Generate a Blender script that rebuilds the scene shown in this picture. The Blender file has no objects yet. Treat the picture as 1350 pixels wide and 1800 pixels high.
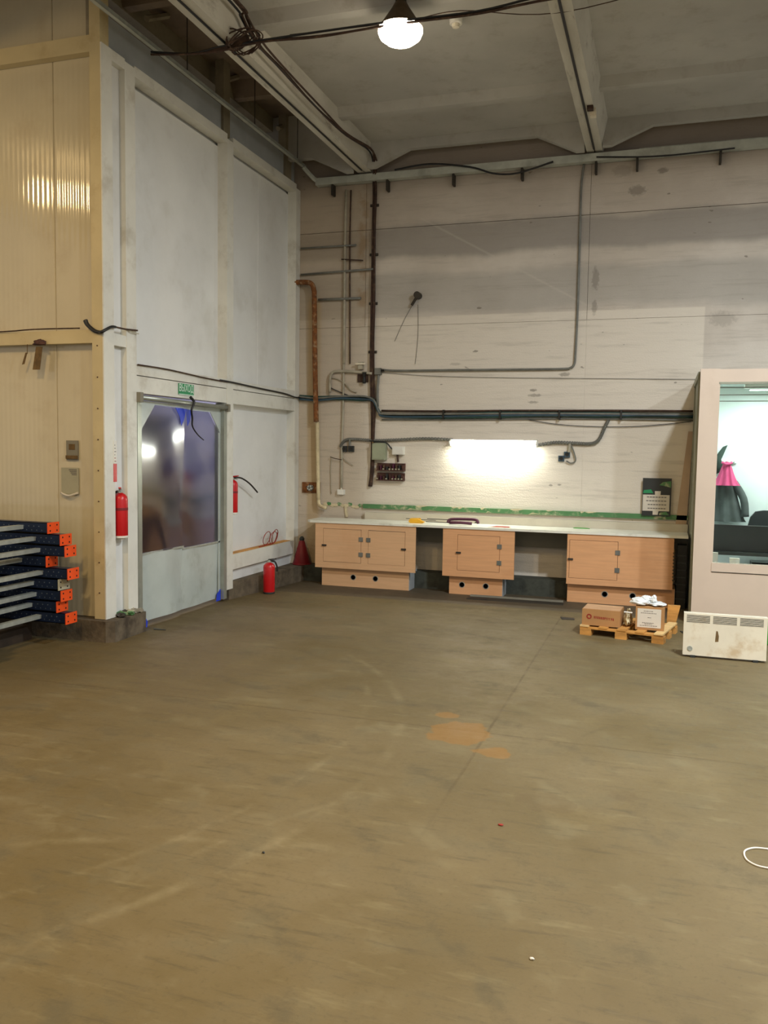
import bpy, bmesh, math, random
from mathutils import Vector, Matrix
random.seed(7)
C = bpy.context.scene.collection
S = bpy.context.scene
PI = math.pi
# ------------------------------------------------------------------ camera
cam = bpy.data.objects.new('camera', bpy.data.cameras.new('camera')); C.objects.link(cam)
cam.data.sensor_fit = 'VERTICAL'; cam.data.sensor_height = 24.0
cam.data.lens = 24.0 * 1505 / 1800; cam.data.clip_start = .05
cam.matrix_world = Matrix(((0.950074, -0.036852, 0.309842, 0.000000), (0.311675, 0.064998, -0.947963, 0.000000), (0.014795, 0.997205, 0.073238, 1.700000), (0.000000, 0.000000, 0.000000, 1.000000)))
S.camera = cam
# ------------------------------------------------------------------ world, lights, exposure
w = bpy.data.worlds.new('world'); S.world = w; w.use_nodes = True
w.node_tree.nodes['Background'].inputs[0].default_value = (1.0, .95, .89, 1)
w.node_tree.nodes['Background'].inputs[1].default_value = .42
vs = S.view_settings
vs.view_transform = 'Standard'; vs.look = 'None'; vs.gamma = 1; vs.use_curve_mapping = False
vs.exposure = 0.22
WARM = (1.0, .70, .33); MID = (1.0, .86, .66); COOL = (.86, .93, 1.0)
def hall_light(name, loc, power, color, size=.34):
    l = bpy.data.lights.new(name, 'AREA'); l.shape = 'DISK'; l.size = size
    l.energy = power; l.color = color; l.spread = PI
    o = bpy.data.objects.new(name, l); C.objects.link(o); o.location = loc
    return o
# lamps of the hall behind and beside the camera (unseen, placed to suit the warm and cool light)
hall_light('hall_lamp_light', (-3.6, 2.3, 5.0), 95, WARM)
l = bpy.data.lights.new('hall_bulb_light', 'POINT'); l.energy = 80; l.color = WARM; l.shadow_soft_size = .16
o = bpy.data.objects.new('hall_bulb_light', l); C.objects.link(o); o.location = (-7.5, 3.0, 4.95)
hall_light('hall_lamp_light', (.6, 1.6, 5.0), 85, WARM)
hall_light('hall_lamp_light', (-2.2, -2.6, 5.0), 110, WARM)
hall_light('hall_lamp_light', (1.3, 5.4, 5.0), 270, COOL)
hall_light('hall_lamp_light', (4.4, 2.2, 5.0), 400, COOL)
# ------------------------------------------------------------------ materials
def lin(h):
    if isinstance(h, str):
        v = [int(h[i:i+2], 16)/255 for i in (0, 2, 4)]
        return tuple(c/12.92 if c <= .04045 else ((c+.055)/1.055)**2.4 for c in v)
    return h
class NT:
    def __init__(s, name):
        s.m = bpy.data.materials.new(name); s.m.use_nodes = True
        s.t = s.m.node_tree; s.b = s.t.nodes['Principled BSDF']; s.out = s.t.nodes['Material Output']
    def n(s, k, **kw):
        x = s.t.nodes.new(k)
        for a, v in kw.items(): setattr(x, a, v)
        return x
    def put(s, sock, v):
        if isinstance(v, bpy.types.NodeSocket): s.t.links.new(v, sock)
        elif isinstance(v, (tuple, list)) and len(v) == 3 and sock.type == 'RGBA': sock.default_value = (*v, 1)
        else: sock.default_value = v
    def ma(s, op, a, b=0.0, c=None):
        x = s.n('ShaderNodeMath', operation=op); s.put(x.inputs[0], a); s.put(x.inputs[1], b)
        if c is not None: s.put(x.inputs[2], c)
        return x.outputs[0]
    def mix(s, f, a, b, mode='MIX'):
        x = s.n('ShaderNodeMix', data_type='RGBA', blend_type=mode)
        s.put(x.inputs[0], f); s.put(x.inputs[6], a); s.put(x.inputs[7], b); return x.outputs[2]
    def ramp(s, v, lo, hi, a=0.0, b=1.0):
        x = s.n('ShaderNodeMapRange', interpolation_type='SMOOTHSTEP')
        s.put(x.inputs[0], v); s.put(x.inputs[1], lo); s.put(x.inputs[2], hi); s.put(x.inputs[3], a); s.put(x.inputs[4], b)
        return x.outputs[0]
    def pos(s, world=False):
        if world: v = s.n('ShaderNodeNewGeometry').outputs['Position']
        else: v = s.n('ShaderNodeTexCoord').outputs['Object']
        x = s.n('ShaderNodeSeparateXYZ'); s.put(x.inputs[0], v)
        return v, x.outputs[0], x.outputs[1], x.outputs[2]
    def noise(s, vec, scale, detail=4, rough=.55, st=None):
        if st:
            mp = s.n('ShaderNodeMapping'); s.put(mp.inputs[0], vec); mp.inputs[3].default_value = st; vec = mp.outputs[0]
        x = s.n('ShaderNodeTexNoise'); s.put(x.inputs['Vector'], vec)
        x.inputs['Scale'].default_value = scale; x.inputs['Detail'].default_value = detail; x.inputs['Roughness'].default_value = rough
        return x.outputs['Fac']
    def bump(s, h, strength=.3, dist=.01):
        x = s.n('ShaderNodeBump'); s.put(x.inputs['Height'], h); x.inputs['Strength'].default_value = strength
        x.inputs['Distance'].default_value = dist; s.put(s.b.inputs['Normal'], x.outputs[0])
def M(name, col, rough=.6, metal=0, var=.2, scale=3, bump=0, bscale=60, dirt=None, damt=.35, dscale=2, st=None, world=False, spec=None, coat=0):
    k = NT(name); v = k.pos(world)[0]; c = lin(col)
    n1 = k.noise(v, scale, 5, .6, st)
    lo = tuple(x*(1-var) for x in c); hi = tuple(min(1, x*(1+var)) for x in c)
    f = k.ramp(n1, .3, .7)
    col2 = k.mix(f, lo, hi)
    if dirt:
        d = k.ramp(k.noise(v, dscale, 6, .65), .5, .72, 0, damt); col2 = k.mix(d, col2, lin(dirt))
    k.put(k.b.inputs['Base Color'], col2)
    k.b.inputs['Roughness'].default_value = rough; k.b.inputs['Metallic'].default_value = metal
    if spec is not None: k.b.inputs['Specular IOR Level'].default_value = spec
    if coat: k.b.inputs['Coat Weight'].default_value = coat
    if bump: k.bump(k.noise(v, bscale, 4), bump, .004)
    return k.m
def EM(name, col, strength, base=(.8, .8, .8)):
    k = NT(name); k.put(k.b.inputs['Base Color'], base); k.b.inputs['Emission Color'].default_value = (*col, 1)
    k.b.inputs['Emission Strength'].default_value = strength; return k.m
m = {}
m['frame'] = M('white_frame_paint', 'DAD9CF', .42, var=.06, scale=2, dirt='8A7A5C', damt=.35, dscale=3, bump=.05)
m['panel'] = M('white_sandwich_panel', 'E0E1DE', .33, var=.04, scale=1.5, dirt='A09A86', damt=.22, dscale=1.4)
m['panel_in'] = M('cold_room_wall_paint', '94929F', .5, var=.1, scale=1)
m['galv'] = M('galvanised_steel', 'AEB3AA', .42, .4, var=.15, scale=12, dirt='5C5A50', damt=.4)
m['ledge'] = M('pale_ledge_board', 'C4BCA8', .6, var=.08, scale=4, dirt='8A8270', damt=.3)
m['tray'] = M('dull_tray_metal', 'BCC0B6', .5, .2, var=.12, scale=6, dirt='6A665A', damt=.4)
m['kerb_dark'] = M('dark_damp_kerb', '3B3E36', .85, var=.3, scale=7, bump=.8, bscale=30, dirt='20201A', damt=.6, dscale=5)
m['timber_dk'] = M('old_dark_timber', '33271A', .8, var=.3, scale=5)
m['steel_dark'] = M('dark_steel', '3A352D', .6, .3, var=.2)
m['stub'] = M('dusty_post_paint', '8A8069', .7, var=.2, dirt='40392C', damt=.6, scale=4)
m['concrete'] = M('raw_concrete', '6E6A5C', .9, var=.28, scale=6, bump=.6, bscale=40, dirt='3A3226', damt=.7, dscale=4)
m['curb'] = M('curb_concrete', '5E5342', .9, var=.35, scale=7, bump=.9, bscale=30, dirt='2E2318', damt=.8, dscale=5)
m['black'] = M('black_rubber', '14140F', .5, var=.3)
m['cable'] = M('black_cable', '17181A', .45, var=.3)
m['cable_green'] = M('dark_green_cable', '1E4038', .4, var=.3, scale=2)
m['cable_blue'] = M('blue_grey_cable', '2E4654', .4, var=.3, scale=2)
m['cable_brown'] = M('dusty_brown_cable', '3E2A1E', .8, var=.35, scale=14, dirt='7A6248', damt=.5, dscale=12)
m['conduit'] = M('grey_conduit', '6E6E66', .5, var=.2, scale=10)
m['conduit_l'] = M('painted_conduit', 'A7A08C', .6, var=.14, scale=9, dirt='6A5A44', damt=.5)
m['rust'] = M('rusty_pipe', '7A4A22', .85, .1, var=.4, scale=16, bump=.5, dirt='C6B48C', damt=.55, dscale=14)
m['cream'] = M('cream_pipe_paint', 'CDBE98', .6, var=.1, scale=8, dirt='7A5A34', damt=.5, dscale=9)
m['red'] = M('extinguisher_red', 'C0101A', .32, var=.1, scale=3, coat=.3)
m['red_dk'] = M('dark_red_paint', '7A101A', .5, var=.15)
m['white'] = M('white_plastic', 'DEDCD2', .45, var=.05)
m['ivory'] = M('ivory_plastic', 'DAD2BC', .45, var=.06, dirt='B0905F', damt=.6, dscale=4)
m['wood'] = M('light_wood_veneer', 'D8AE84', .45, var=.05, scale=5, st=(.6, 1, 9), dirt='C99568', damt=.3)
m['wood2'] = M('orange_wood_veneer', 'D7A274', .45, var=.06, scale=5, st=(.6, 1, 9), dirt='C48A5A', damt=.3)
m['counter'] = M('white_worktop', 'E6E6D8', .3, var=.04, scale=3, dirt='9C947C', damt=.4, dscale=4)
m['greyboard'] = M('grey_board', '7E7A6C', .7, var=.08)
m['blueboard'] = M('pale_blue_grey_board', 'A6AAAA', .6, var=.08)
m['timber'] = M('pallet_timber', 'C08A44', .75, var=.22, scale=4, st=(1, 8, 8), dirt='7A5428', damt=.4, bump=.3)
m['timber_l'] = M('pale_timber', 'D6B47A', .75, var=.15, scale=4, st=(1, 8, 8))
m['carton'] = M('brown_cardboard', 'A87C4C', .85, var=.08, scale=3, bump=.1)
m['carton_top'] = M('cardboard_lid', 'B8906A', .8, var=.08, scale=3)
m['paper'] = M('white_paper', 'D2CABB', .7, var=.04)
m['print'] = M('grey_print', '6C6660', .8, var=.05)
m['print_red'] = M('dull_red_print', '8C2A1C', .8, var=.1)
m['navy'] = M('navy_powder_coat', '10203F', .42, var=.2, scale=4, spec=.4)
m['orange'] = M('orange_powder_coat', 'E8501C', .42, var=.08)
m['hole'] = M('hole_dark', '1C0E0A', .9, var=.1)
m['dot'] = M('dull_slot_edge', '5E6A78', .5, .2, var=.1)
m['pale'] = M('pale_grey_plate', 'A9A58C', .5, var=.08)
m['green'] = M('peeling_green_paint', '4B7C4C', .6, var=.12, scale=6, dirt='C9BFA0', damt=.95, dscale=9)
m['chip'] = M('bare_chipped_plaster', 'CBBE9C', .9, var=.15, scale=14, bump=.6)
m['signgreen'] = M('sign_green', '1F8A57', .5, var=.05)
m['signwhite'] = M('sign_white', 'D5EBDD', .5, var=.04)
m['tape'] = M('blue_tape', '1F3FC8', .45, var=.1)
m['cabin'] = M('cabin_frame_beige', 'CDBBA8', .4, var=.04, scale=2, dirt='A08C74', damt=.2)
m['cabin_side'] = M('cabin_side_profile', '8F917E', .5, var=.15, scale=5, dirt='5A5A48', damt=.4)
m['cabin_in'] = M('cabin_inner_wall', 'E4ECE8', .6, var=.03)
m['coat'] = M('grey_coat_cloth', '4C524F', .9, var=.2, scale=8)
m['coat2'] = M('dark_green_hood_cloth', '33423A', .9, var=.2)
m['pink'] = M('pink_jacket_cloth', 'C44A76', .8, var=.15, scale=7)
m['dark'] = M('charcoal_plastic', '2A2D2C', .45, var=.15)
m['purple'] = M('dark_purple_rubber', '4A1430', .5, var=.2)
m['yellow'] = M('yellow_rubber', 'D9A21C', .5, var=.1)
m['brown_dk'] = M('dark_brown_tools', '4A2C22', .7, var=.4, scale=30)
m['boxgreen'] = M('grey_green_enamel', '9AA086', .45, var=.08)
m['beigeplank'] = M('beige_board', 'B79C80', .6, var=.08)
m['brownstrap'] = M('brown_cloth_strap', '6A5330', .85, var=.3, scale=14)
m['bag'] = M('white_thin_plastic', 'E4E8E8', .3, var=.03, spec=.6)
m['lampcone'] = M('tarnished_lamp_shade', '5A4A34', .5, .4, var=.25, scale=9)
m['leafgreen'] = M('bright_green_plastic', '3C9A2C', .5, var=.1)
m['doorgrey'] = M('grey_pvc_sheet', 'B7C0BB', .24, var=.07, scale=2, dirt='74705C', damt=.3, dscale=3, spec=.6)
m['alu'] = M('brushed_aluminium', 'A2A79E', .35, .5, var=.1, scale=8, dirt='5E5C4E', damt=.4)
# front faces of the cold room: fine-ribbed, glossy cream sheet
m['ribbed'] = M('ribbed_cream_sheet', 'CFC4A6', .075, var=.04, scale=1.2, dirt='A8916A', damt=.25, dscale=1.6, spec=.6)
m['column'] = M('cream_column_paint', 'C9B98E', .45, var=.08, scale=2, dirt='9A7E4C', damt=.4, dscale=2.5)
# transparent pvc of the swing doors
k = NT('smoky_clear_pvc')
rf = k.n('ShaderNodeBsdfRefraction'); rf.inputs['Color'].default_value = (.50, .51, .62, 1); rf.inputs['Roughness'].default_value = .5; rf.inputs['IOR'].default_value = 1.06
gl = k.n('ShaderNodeBsdfGlossy'); gl.inputs['Color'].default_value = (.9, .92, .95, 1); gl.inputs['Roughness'].default_value = .13
mx = k.n('ShaderNodeMixShader'); mx.inputs[0].default_value = .17
k.t.links.new(rf.outputs[0], mx.inputs[1]); k.t.links.new(gl.outputs[0], mx.inputs[2]); k.t.links.new(mx.outputs[0], k.out.inputs['Surface'])
m['pvc'] = k.m
k = NT('window_glass')
k.b.inputs['Base Color'].default_value = (.95, 1, .98, 1); k.b.inputs['Transmission Weight'].default_value = 1
k.b.inputs['Roughness'].default_value = .0; k.b.inputs['IOR'].default_value = 1.12
m['glass'] = k.m
# back wall: whitewash over precast panels, with dark stain bands, a fresher paint patch, rust tint by the corner
k = NT('whitewashed_wall'); v, x, y, z = k.pos(True)
wob = k.ma('MULTIPLY', k.ma('SUBTRACT', k.noise(v, 1.3, 4), .5), .22)
zz = k.ma('ADD', z, wob)
streak = k.noise(v, 5, 5, .65, (.35, 1, 5)); blot = k.noise(v, 1.1, 5, .6)
col = k.mix(k.ramp(blot, .3, .7), lin('C2B8AA'), lin('D2C9BC'))
def band(z0, z1, s): return k.ma('MULTIPLY', k.ramp(zz, z0-s, z0+s), k.ramp(zz, z1-s, z1+s, 1, 0))
col = k.mix(k.ma('MULTIPLY', k.ramp(zz, 4.30, 4.46), .20), col, lin('A08F82'))
col = k.mix(k.ma('MULTIPLY', band(4.05, 4.42, .05), .72), col, lin('8E8880'))
col = k.mix(k.ma('MULTIPLY', band(3.36, 3.85, .07), .50), col, lin('97948C'))
left = k.ramp(x, -3.7, -3.45, 1, 0)
col = k.mix(k.ma('MULTIPLY', left, .55), col, lin('A8967C'))
fresh = k.ma('MULTIPLY', k.ramp(z, 3.325, 3.345, 1, 0), k.ramp(x, .35, .37, 1, 0))
fresh = k.ma('MULTIPLY', fresh, k.ramp(x, -3.85, -3.4, .25, 1))
col = k.mix(k.ma('MULTIPLY', fresh, .85), col, lin('DDD4C4'))
col = k.mix(k.ma('MULTIPLY', k.ramp(streak, .48, .75), .30), col, lin('8F877A'))
yst = k.ma('MULTIPLY', k.ma('MULTIPLY', k.ramp(x, -4.46, -4.40), k.ramp(x, -4.30, -4.22, 1, 0)), k.ramp(z, 3.5, 3.7, 1, 0))
col = k.mix(k.ma('MULTIPLY', yst, .55), col, lin('B0925C'))
rst = k.ma('MULTIPLY', k.ma('MULTIPLY', k.ramp(x, -3.80, -3.72), k.ramp(x, -3.68, -3.58, 1, 0)), k.ramp(z, 3.1, 3.5))
col = k.mix(k.ma('MULTIPLY', rst, k.ramp(k.noise(v, 6, 5), .35, .6, 0, .5)), col, lin('8A6A3C'))
# diagonal run-off streak
dl = k.ma('ABSOLUTE', k.ma('SUBTRACT', k.ma('ADD', z, k.ma('MULTIPLY', x, .555)), 2.885))
dm = k.ma('MULTIPLY', k.ramp(dl, .0, .025, 1, 0), k.ma('MULTIPLY', k.ramp(x, -3.0, -2.9), k.ramp(x, -1.0, -.8, 1, 0)))
col = k.mix(k.ma('MULTIPLY', dm, .25), col, lin('CFC8BA'))
top_shade_dirt = k.ramp(z, 4.75, 5.1)  # darker wall top: shade around the tray put into the colour, plus dirt
col = k.mix(k.ma('MULTIPLY', top_shade_dirt, .72), col, lin('8A7E72'))
spots = k.ramp(k.noise(v, 7, 2, .4, (1, 1, 2.2)), .735, .76)
col = k.mix(k.ma('MULTIPLY', spots, .6), col, lin('6A6254'))
def spot(px, pz, rx, rz):
    d = k.ma('SQRT', k.ma('ADD', k.ma('POWER', k.ma('ABSOLUTE', k.ma('DIVIDE', k.ma('SUBTRACT', x, px), rx)), 2), k.ma('POWER', k.ma('ABSOLUTE', k.ma('DIVIDE', k.ma('SUBTRACT', z, pz), rz)), 2)))
    return k.ramp(k.ma('ADD', d, k.ma('MULTIPLY', k.ma('SUBTRACT', k.noise(v, 30, 3), .5), 1.2)), .5, 1.0, 1, 0)
for (px_, pz_), rx_, rz_, am in (((-1.524, 2.424), .05, .02, .6), ((-1.502, 2.364), .10, .025, .45), ((-1.52, 2.283), .07, .02, .45), ((-1.163, 2.607), .08, .03, .5), ((-1.284, 1.3), .03, .015, .6), ((-1.184, 1.31), .03, .015, .6), ((-0.84, 3.696), .05, .16, .4), ((-0.843, 3.373), .04, .1, .4), ((-0.414, 4.656), .12, .07, .45), ((-0.146, 4.853), .07, .04, .5), ((-0.577, 4.889), .15, .08, .25), ((0.545, 3.198), .18, .1, .25), ((-2.481, 2.748), .10, .02, .25)):
    col = k.mix(k.ma('MULTIPLY', spot(px_, pz_, rx_, rz_), am), col, lin('5E574B'))
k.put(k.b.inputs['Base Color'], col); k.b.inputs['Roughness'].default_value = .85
k.bump(k.ma('ADD', k.noise(v, 22, 5, .6, (.3, 1, 3)), k.noise(v, 60, 3)), .55, .006)
m['wall'] = k.m
# floor
k = NT('worn_concrete_floor'); v, x, y, z = k.pos(True)
n1 = k.noise(v, .8, 6, .6); n2 = k.noise(v, 3.2, 6, .7); n3 = k.noise(v, 40, 4, .7)
col = k.mix(k.ramp(n1, .35, .65), lin('625434'), lin('716345'))
col = k.mix(k.ramp(n2, .45, .75, 0, .45), col, lin('58543F'))
col = k.mix(k.ramp(k.noise(v, 1.7, 5, .7), .55, .7, 0, .35), col, lin('776844'))
col = k.mix(k.ramp(n3, .5, .8, 0, .35), col, lin('453C26'))
# tyre scuffs: stretched rings
wv = k.n('ShaderNodeTexWave', wave_type='RINGS', rings_direction='Z'); wv.inputs['Scale'].default_value = .45
wv.inputs['Distortion'].default_value = 9; wv.inputs['Detail'].default_value = 4; wv.inputs['Detail Scale'].default_value = .8
mp = k.n('ShaderNodeMapping'); k.put(mp.inputs[0], v); mp.inputs[1].default_value = (3.2, -1.5, 0); k.put(wv.inputs[0], mp.outputs[0])
col = k.mix(k.ma('MULTIPLY', k.ramp(wv.outputs['Fac'], .86, 1.0), k.ramp(n2, .45, .65, 0, .22)), col, lin('8E8260'))
col = k.mix(k.ma('MULTIPLY', k.ramp(wv.outputs['Fac'], .0, .10, 1, 0), k.ramp(n2, .42, .65, 0, .28)), col, lin('3E3828'))
# fine drag marks across the hall and long light tyre arcs
dg = k.noise(v, 6, 5, .7, (.5, 3.2, 1))
col = k.mix(k.ramp(dg, .52, .72, 0, .5), col, lin('4A422E')); col = k.mix(k.ramp(k.noise(v, 4, 4, .7, (.6, 2.6, 1)), .56, .74, 0, .35), col, lin('857A58'))
def arc(cx, cy, r, w_, x0_, x1_, amt):
    d = k.ma('SQRT', k.ma('ADD', k.ma('POWER', k.ma('ABSOLUTE', k.ma('SUBTRACT', x, cx)), 2), k.ma('POWER', k.ma('ABSOLUTE', k.ma('SUBTRACT', y, cy)), 2)))
    f_ = k.ramp(k.ma('ABSOLUTE', k.ma('SUBTRACT', d, r)), 0, w_, 1, 0)
    f_ = k.ma('MULTIPLY', f_, k.ma('MULTIPLY', k.ramp(x, x0_, x0_+.3), k.ramp(x, x1_-.3, x1_, 1, 0)))
    return k.ma('MULTIPLY', f_, k.ramp(k.noise(v, 3.5, 5, .7), .4, .7, 0, amt*.55))
for a_ in ((-4.6, 4.2, 3.2, .05, -2.6, -1.2, .5), (-4.9, 4.4, 3.2, .04, -2.6, -1.4, .4), (-1.0, .2, 3.1, .05, -3.2, -1.0, .45), (-2.4, 5.6, 1.9, .035, -3.1, -1.6, .4), (1.0, 2.0, 3.0, .03, -2.2, -.8, .3)):
    col = k.mix(arc(*a_), col, lin('9A8F6E'))
for a_ in ((.3, 4.9, .75, .03, -.6, 1.2, .5), (-2.0, 7.4, 1.2, .04, -3.3, -.8, .4), (-1.6, 2.6, 1.7, .05, -2.4, .2, .35)):
    col = k.mix(arc(*a_), col, lin('38321F'))
# older screed by the wall
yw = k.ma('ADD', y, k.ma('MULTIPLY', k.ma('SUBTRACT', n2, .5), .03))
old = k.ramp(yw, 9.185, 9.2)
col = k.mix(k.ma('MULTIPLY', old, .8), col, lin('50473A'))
# joints
jn = k.ma('MULTIPLY', k.ma('SUBTRACT', n3, .5), .02)
j1 = k.ramp(k.ma('ABSOLUTE', k.ma('ADD', k.ma('ADD', x, .962), jn)), .004, .013, 1, 0)
j1 = k.ma('MULTIPLY', k.ma('MULTIPLY', j1, k.ramp(y, 9.1, 9.2, 1, 0)), k.ramp(y, 3.2, 4.8))
j2 = k.ramp(k.ma('ABSOLUTE', k.ma('ADD', k.ma('SUBTRACT', y, 5.0), jn)), .004, .013, 1, 0)
jj = k.ma('MAXIMUM', j1, j2)
col = k.mix(k.ma('MULTIPLY', jj, k.ramp(n2, .3, .7, .1, .5)), col, lin('463820'))
# ochre filler patches
def patch(px, py, r, sy=1.6):
    d = k.ma('ADD', k.ma('POWER', k.ma('ABSOLUTE', k.ma('SUBTRACT', x, px)), 2), k.ma('MULTIPLY', k.ma('POWER', k.ma('ABSOLUTE', k.ma('SUBTRACT', y, py)), 2), sy))
    return k.ramp(k.ma('ADD', k.ma('SQRT', d), k.ma('MULTIPLY', k.ma('SUBTRACT', k.noise(v, 9, 4), .5), .22)), r-.008, r+.008, 1, 0)
pm = k.ma('MAXIMUM', patch(-1.12, 4.95, .19, .8), k.ma('MAXIMUM', patch(-.87, 4.68, .11), patch(-1.27, 5.25, .07)))
col = k.mix(k.ma('MULTIPLY', pm, .7), col, lin('84602C'))
pd = k.ma('MAXIMUM', patch(-.49, 4.1, .14), patch(-.12, 4.32, .07))
col = k.mix(k.ma('MULTIPLY', pd, .25), col, lin('5A4A30'))
grime = k.ma('MULTIPLY', k.ramp(x, -4.4, -3.6, 1, 0), k.ramp(n2, .3, .7, .2, .6))
col = k.mix(grime, col, lin('54482E'))
k.put(k.b.inputs['Base Color'], col); k.put(k.b.inputs['Roughness'], k.ramp(n2, .3, .7, .55, .8))
k.b.inputs['Specular IOR Level'].default_value = .35
k.bump(k.ma('SUBTRACT', k.ma('ADD', n2, k.ma('MULTIPLY', n3, .3)), k.ma('MULTIPLY', jj, .3)), .35, .008)
m['floor'] = k.m
# ceiling
k = NT('dusty_precast_ceiling'); v, x, y, z = k.pos(True)
col = k.mix(k.ramp(k.noise(v, .9, 5, .6), .3, .7), lin('ABA9A2'), lin('BAB8B0'))
col = k.mix(k.ramp(k.noise(v, 3, 6, .7), .5, .75, 0, .45), col, lin('8A7C6C'))
k.put(k.b.inputs['Base Color'], col); k.b.inputs['Roughness'].default_value = .9
k.bump(k.noise(v, 30, 4), .3, .005)
m['ceil'] = k.m
m['ceil_shaded'] = M('shaded_brown_ceiling', '7A6A56', .9, var=.25, scale=2, dirt='3E3226', damt=.5)  # darker ceiling copy: shade of the raised left bay put into the brown
k = NT('chalky_rib_paint'); v, x, y, z = k.pos(True)
col = k.mix(k.ramp(k.noise(v, 2, 5, .6, (3, .5, 1)), .3, .7), lin('BDB9AC'), lin('CFCCC0'))
col = k.mix(k.ramp(k.noise(v, 5, 6, .7, (3, .4, 1)), .55, .72, 0, .6), col, lin('6E6254'))
k.put(k.b.inputs['Base Color'], col); k.b.inputs['Roughness'].default_value = .9; k.bump(k.noise(v, 25, 4), .4, .006)
m['rib'] = k.m
# ------------------------------------------------------------------ mesh helpers
def obj(name, bm, mat, parent=None, smooth=False, bevel=0):
    if bevel:
        bmesh.ops.bevel(bm, geom=[e for e in bm.edges if e.is_manifold and e.calc_face_angle(0) > .6], offset=bevel, segments=2, affect='EDGES', profile=.6)
    bmesh.ops.recalc_face_normals(bm, faces=bm.faces)
    me = bpy.data.meshes.new(name); bm.to_mesh(me); bm.free()
    if smooth: me.polygons.foreach_set('use_smooth', [True]*len(me.polygons))
    mats = mat if isinstance(mat, (list, tuple)) else [mat]
    for q in mats: me.materials.append(m[q] if isinstance(q, str) else q)
    o = bpy.data.objects.new(name, me); C.objects.link(o)
    if parent: o.parent = parent
    return o
def B(): return bmesh.new()
def box(bm, x0, x1, y0, y1, z0, z1, rot=None, at=None):
    vs_ = [bm.verts.new((x, y, z)) for z in (z0, z1) for y in (y0, y1) for x in (x0, x1)]
    for f in ((0, 2, 3, 1), (4, 5, 7, 6), (0, 1, 5, 4), (2, 6, 7, 3), (0, 4, 6, 2), (1, 3, 7, 5)): bm.faces.new([vs_[i] for i in f])
    if rot is not None: bmesh.ops.rotate(bm, verts=vs_, cent=at or Vector(), matrix=rot)
    return vs_
def bx(*a): bm = B(); box(bm, *a); return bm
def prism(pts, axis, a0, a1, bm=None):
    """extrude a polygon; axis 'x': pts are (y,z), 'y': pts are (x,z), 'z': (x,y)"""
    bm = bm or B()
    def p(u, v_, a): return {'x': (a, u, v_), 'y': (u, a, v_), 'z': (u, v_, a)}[axis]
    lo = [bm.verts.new(p(u, v_, a0)) for u, v_ in pts]; hi = [bm.verts.new(p(u, v_, a1)) for u, v_ in pts]
    bm.faces.new(lo); bm.faces.new(hi[::-1]); n = len(pts)
    for i in range(n): bm.faces.new((lo[i], lo[(i+1) % n], hi[(i+1) % n], hi[i]))
    return bm
def smoothpath(pts, n=6):
    pts = [Vector(p) for p in pts]
    if len(pts) < 3 or n < 2: return pts
    out = []
    for i in range(len(pts)-1):
        p0, p1, p2, p3 = pts[max(i-1, 0)], pts[i], pts[i+1], pts[min(i+2, len(pts)-1)]
        for j in range(n):
            t = j/n
            out.append(.5*((2*p1)+(p2-p0)*t+(2*p0-5*p1+4*p2-p3)*t*t+(3*p1-p0-3*p2+p3)*t**3))
    return out+[pts[-1]]
def tube(bm, pts, r, seg=8, n=6, closed=False):
    P = smoothpath(pts, n); rings = []; up = None
    for i, p in enumerate(P):
        d = (P[min(i+1, len(P)-1)]-P[max(i-1, 0)])
        if d.length < 1e-9: d = Vector((0, 0, 1))
        d.normalize()
        if up is None: up = d.orthogonal().normalized()
        up = (up-d*up.dot(d)); up = up.normalized() if up.length > 1e-6 else d.orthogonal().normalized()
        s_ = d.cross(up); rr = r(i/(len(P)-1)) if callable(r) else r
        rings.append([bm.verts.new(p+(up*math.cos(2*PI*k_/seg)+s_*math.sin(2*PI*k_/seg))*rr) for k_ in range(seg)])
    for a, b in zip(rings, rings[1:]):
        for k_ in range(seg): bm.faces.new((a[k_], a[(k_+1) % seg], b[(k_+1) % seg], b[k_]))
    bm.faces.new(rings[0][::-1]); bm.faces.new(rings[-1])
    return bm
def tb(pts, r, seg=8, n=6): return tube(B(), pts, r, seg, n)
def lathe(prof, cx=0, cy=0, seg=24, bm=None, cap=True):
    bm = bm or B(); rings = []
    for r, z in prof: rings.append([bm.verts.new((cx+max(r, 1e-4)*math.cos(2*PI*i/seg), cy+max(r, 1e-4)*math.sin(2*PI*i/seg), z)) for i in range(seg)])
    for a, b in zip(rings, rings[1:]):
        for i in range(seg): bm.faces.new((a[i], a[(i+1) % seg], b[(i+1) % seg], b[i]))
    if cap: bm.faces.new(rings[0][::-1]); bm.faces.new(rings[-1])
    return bm
def tag(o, label=None, cat=None, group=None, kind=None):
    if label: o['label'] = label
    if cat: o['category'] = cat
    if group: o['group'] = group
    if kind: o['kind'] = kind
    return o
def thing(name, label, cat, loc=(0, 0, 0), rz=0, group=None):
    o = bpy.data.objects.new(name, None); C.objects.link(o); o.location = loc; o.rotation_euler = (0, 0, rz)
    o.empty_display_size = .1
    return tag(o, label, cat, group)
def struct(name, bm, mat, label, parent=None, **kw):
    o = obj(name, bm, mat, parent, **kw)
    if not parent: tag(o, label, None, None, 'structure')
    return o
def text(s, size, mat, parent, name='lettering', depth=.001):
    cu = bpy.data.curves.new(name, 'FONT'); cu.body = s; cu.size = size; cu.extrude = depth; cu.align_x = 'CENTER'; cu.align_y = 'CENTER'
    t = bpy.data.objects.new(name+'_curve', cu); C.objects.link(t)
    me = bpy.data.meshes.new_from_object(t.evaluated_get(bpy.context.evaluated_depsgraph_get()))
    bpy.data.objects.remove(t); me.name = name; me.materials.clear(); me.materials.append(m[mat])
    o = bpy.data.objects.new(name, me); C.objects.link(o); o.parent = parent
    return o
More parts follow.
